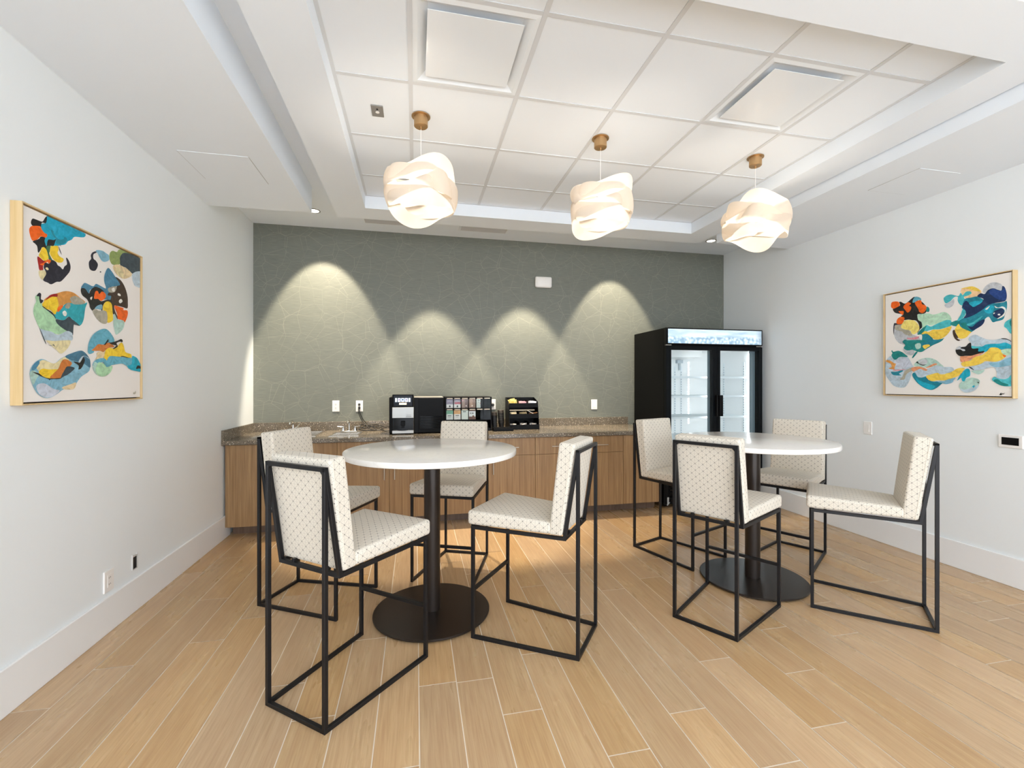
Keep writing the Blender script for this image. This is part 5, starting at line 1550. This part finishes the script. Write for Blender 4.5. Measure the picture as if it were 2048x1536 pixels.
for x in (3.245, 3.335):
    mb.box(x - 0.011, x + 0.011, FYB - 0.060, FYB - 0.0565, 0.30, 1.62)
    for q in range(40):
        z = 0.33 + q * 0.031
        mb.box(x - 0.004, x + 0.004, FYB - 0.0610, FYB - 0.0598, z, z + 0.013, 1)
for x in (ix0 + 0.0065, ix1 - 0.0105):
    for y in (4.74, 5.10):
        mb.box(x, x + 0.004, y - 0.012, y + 0.012, 0.30, 1.66)
for y in (4.74, 5.10):
    for q in range(42):
        z = 0.33 + q * 0.031
        mb.box(ix0 + 0.0105, ix0 + 0.012, y - 0.005, y + 0.005, z, z + 0.012, 1)
        mb.box(ix1 - 0.012, ix1 - 0.0105, y - 0.005, y + 0.005, z, z + 0.012, 1)
mb.build('shelf_standard', [WIRE, mat('slot_shadow', '8d979c', 0.6)], fr)
mb = MB(); mb.box(3.255, 3.335, FYB - 0.10, FYB - 0.057, 1.66, 1.70); mb.box(3.29, 3.312, FYB - 0.09, FYB - 0.07, 1.57, 1.66); mb.build('thermometer_bracket', mat('grey_bracket', 'b9c2c8', 0.4), fr)
LED = mat('led_tube', 'ffffff', 0.4, emit='fdfdff', emit_strength=11.0)
mb = MB(); mb.box(ix1 - 0.034, ix1 - 0.012, 4.622, 4.640, 0.32, 1.755); mb.build('light_tube', LED, fr)
mb = MB(); mb.box(3.340, 3.365, 4.602, 4.612, 0.32, 1.755); mb.build('light_tube', LED, fr)
mb = MB()
for q in range(26):
    z = 1.66 - q * 0.031
    mb.box(3.434, 3.450, FYB - 0.0595, FYB - 0.0565, z, z + 0.016)
mb.build('led_reflection_dots', mat('led_reflection_glow', 'ffffff', 0.4, emit='ffffff', emit_strength=5.0), fr)  # glowing dots stand in for the mullion tube's reflection in the rear liner
mb = MB(); mb.box(FX0 + 0.02, FX1 - 0.02, 4.575, 4.60, 0.04, 0.275)
kg = mb.build('kick_grille', DARK, fr)
mb = MB()
for q in range(5):
    z = 0.075 + q * 0.038
    mb.box(FX0 + 0.09, FX1 - 0.09, 4.566, 4.575, z, z + 0.018)
mb.build('louvres', DARK_GLOSS, kg)
for x in (FX0 + 0.07, FX1 - 0.07):
    for y in (4.64, 5.16):
        mb = MB()
        mb.disc(0.022, 0.022, -0.011, 0.011, (x, y, 0.022), 20, axis='x')
        mb.box(x - 0.018, x + 0.018, y - 0.016, y + 0.016, 0.036, 0.046)
        mb.build('caster', CORD, fr)
mb = MB()
ax, az = FX0 + 0.062, 0.118
mb.face([(ax - 0.010, 4.5655, az), (ax - 0.009, 4.5655, az - 0.062), (ax - 0.026, 4.5655, az - 0.062), (ax - 0.004, 4.5655, az - 0.096), (ax + 0.030, 4.5655, az - 0.055), (ax + 0.014, 4.5655, az - 0.057), (ax + 0.016, 4.5655, az)])
mb.box(ax - 0.012, ax + 0.018, 4.566, 4.575, az - 0.09, az + 0.004, 1)
mb.build('arrow_label', [mat('label_grey', 'b4b4b2', 0.5), DARK], kg)

# ================================================================== PAINTINGS
def smooth_loop(pts, n=4):
    out = []
    m = len(pts)
    for i in range(m):
        p0, p1, p2, p3 = (Vector(pts[(i + k) % m]) for k in (-1, 0, 1, 2))
        for k in range(n):
            t = k / n
            out.append(0.5 * ((2 * p1) + (p2 - p0) * t + (2 * p0 - 5 * p1 + 4 * p2 - p3) * t * t + (3 * p1 - p0 - 3 * p2 + p3) * t ** 3))
    return out
def paint_mat(name, hexc):
    m = mat('paint_' + name, hexc, 0.42)
    k = N(m)
    c0 = srgb(hexc)
    c0 = tuple(min(0.9, v * 1.08) for v in c0[:3]) + (1.0,)
    dk = tuple(v * 0.72 for v in c0[:3]) + (1.0,)
    lt = tuple(min(0.95, v * 1.2 + 0.025) for v in c0[:3]) + (1.0,)
    nz = k.noise(k.obj(), 22, 5, 0.6)
    nz.inputs['Distortion'].default_value = 1.5
    k.color(k.ramp(nz.outputs[0], [(0.3, dk), (0.5, c0), (0.72, lt)]))
    return m
CANVAS = painted('primed_canvas', 'efeae4', 0.7, 0.3, 700)
PAINTS = {n: paint_mat(n, h) for n, h in PAINT_COLOURS.items()}
def painting(loc, rotz, shapes, label):
    t = thing('framed_painting', label, 'painting', loc, rotz, 'abstract paintings')
    W2, H2, D = 0.4345, 0.4395, 0.045
    mb = MB()
    mb.frame_xz(-W2, W2, -H2, H2, -D, -0.001, 0.0065)
    mb.build('frame', FRAMEWOOD, t, bevel=0.0008, seg=1)
    mb = MB(); mb.box(-W2 + 0.0066, W2 - 0.0066, -0.014, -0.002, -H2 + 0.0066, H2 - 0.0066)
    mb.build('backing', mat('dark_float_gap', '2b1d15', 0.8), t)
    names = []
    mb = MB()
    cw = 0.4215
    ch = 0.4265
    y = -0.037
    mb.box(-cw, cw, y, -0.0145, -ch, ch, 0)
    lay = 0
    for cname, pts in shapes:
        if cname not in names:
            names.append(cname)
        lay += 1
        lp = smooth_loop([(a / 1000.0, b / 1000.0) for a, b in pts])
        lp = [(max(-cw, min(cw, p[0])), max(-ch, min(ch, p[1]))) for p in lp]
        tris = tessellate_polygon([[Vector((p[0], p[1], 0)) for p in lp]])
        i0 = len(mb.v)
        mb.v += [(p[0], y - 0.00005 * lay, p[1]) for p in lp]
        for tr in tris:
            mb.f.append(tuple(i0 + q for q in tr)); mb.m.append(1 + names.index(cname))
    mb.build('canvas', [CANVAS] + [PAINTS[n] for n in names], t)
    return t
painting((XL, 2.757, 1.742), PI / 2, PAINT_LEFT, 'framed abstract painting on the left wall, its largest shapes black, teal and orange')
painting((XR, 2.7025, 1.735), -PI / 2, PAINT_RIGHT, 'framed abstract painting on the right wall, with a large deep blue shape')
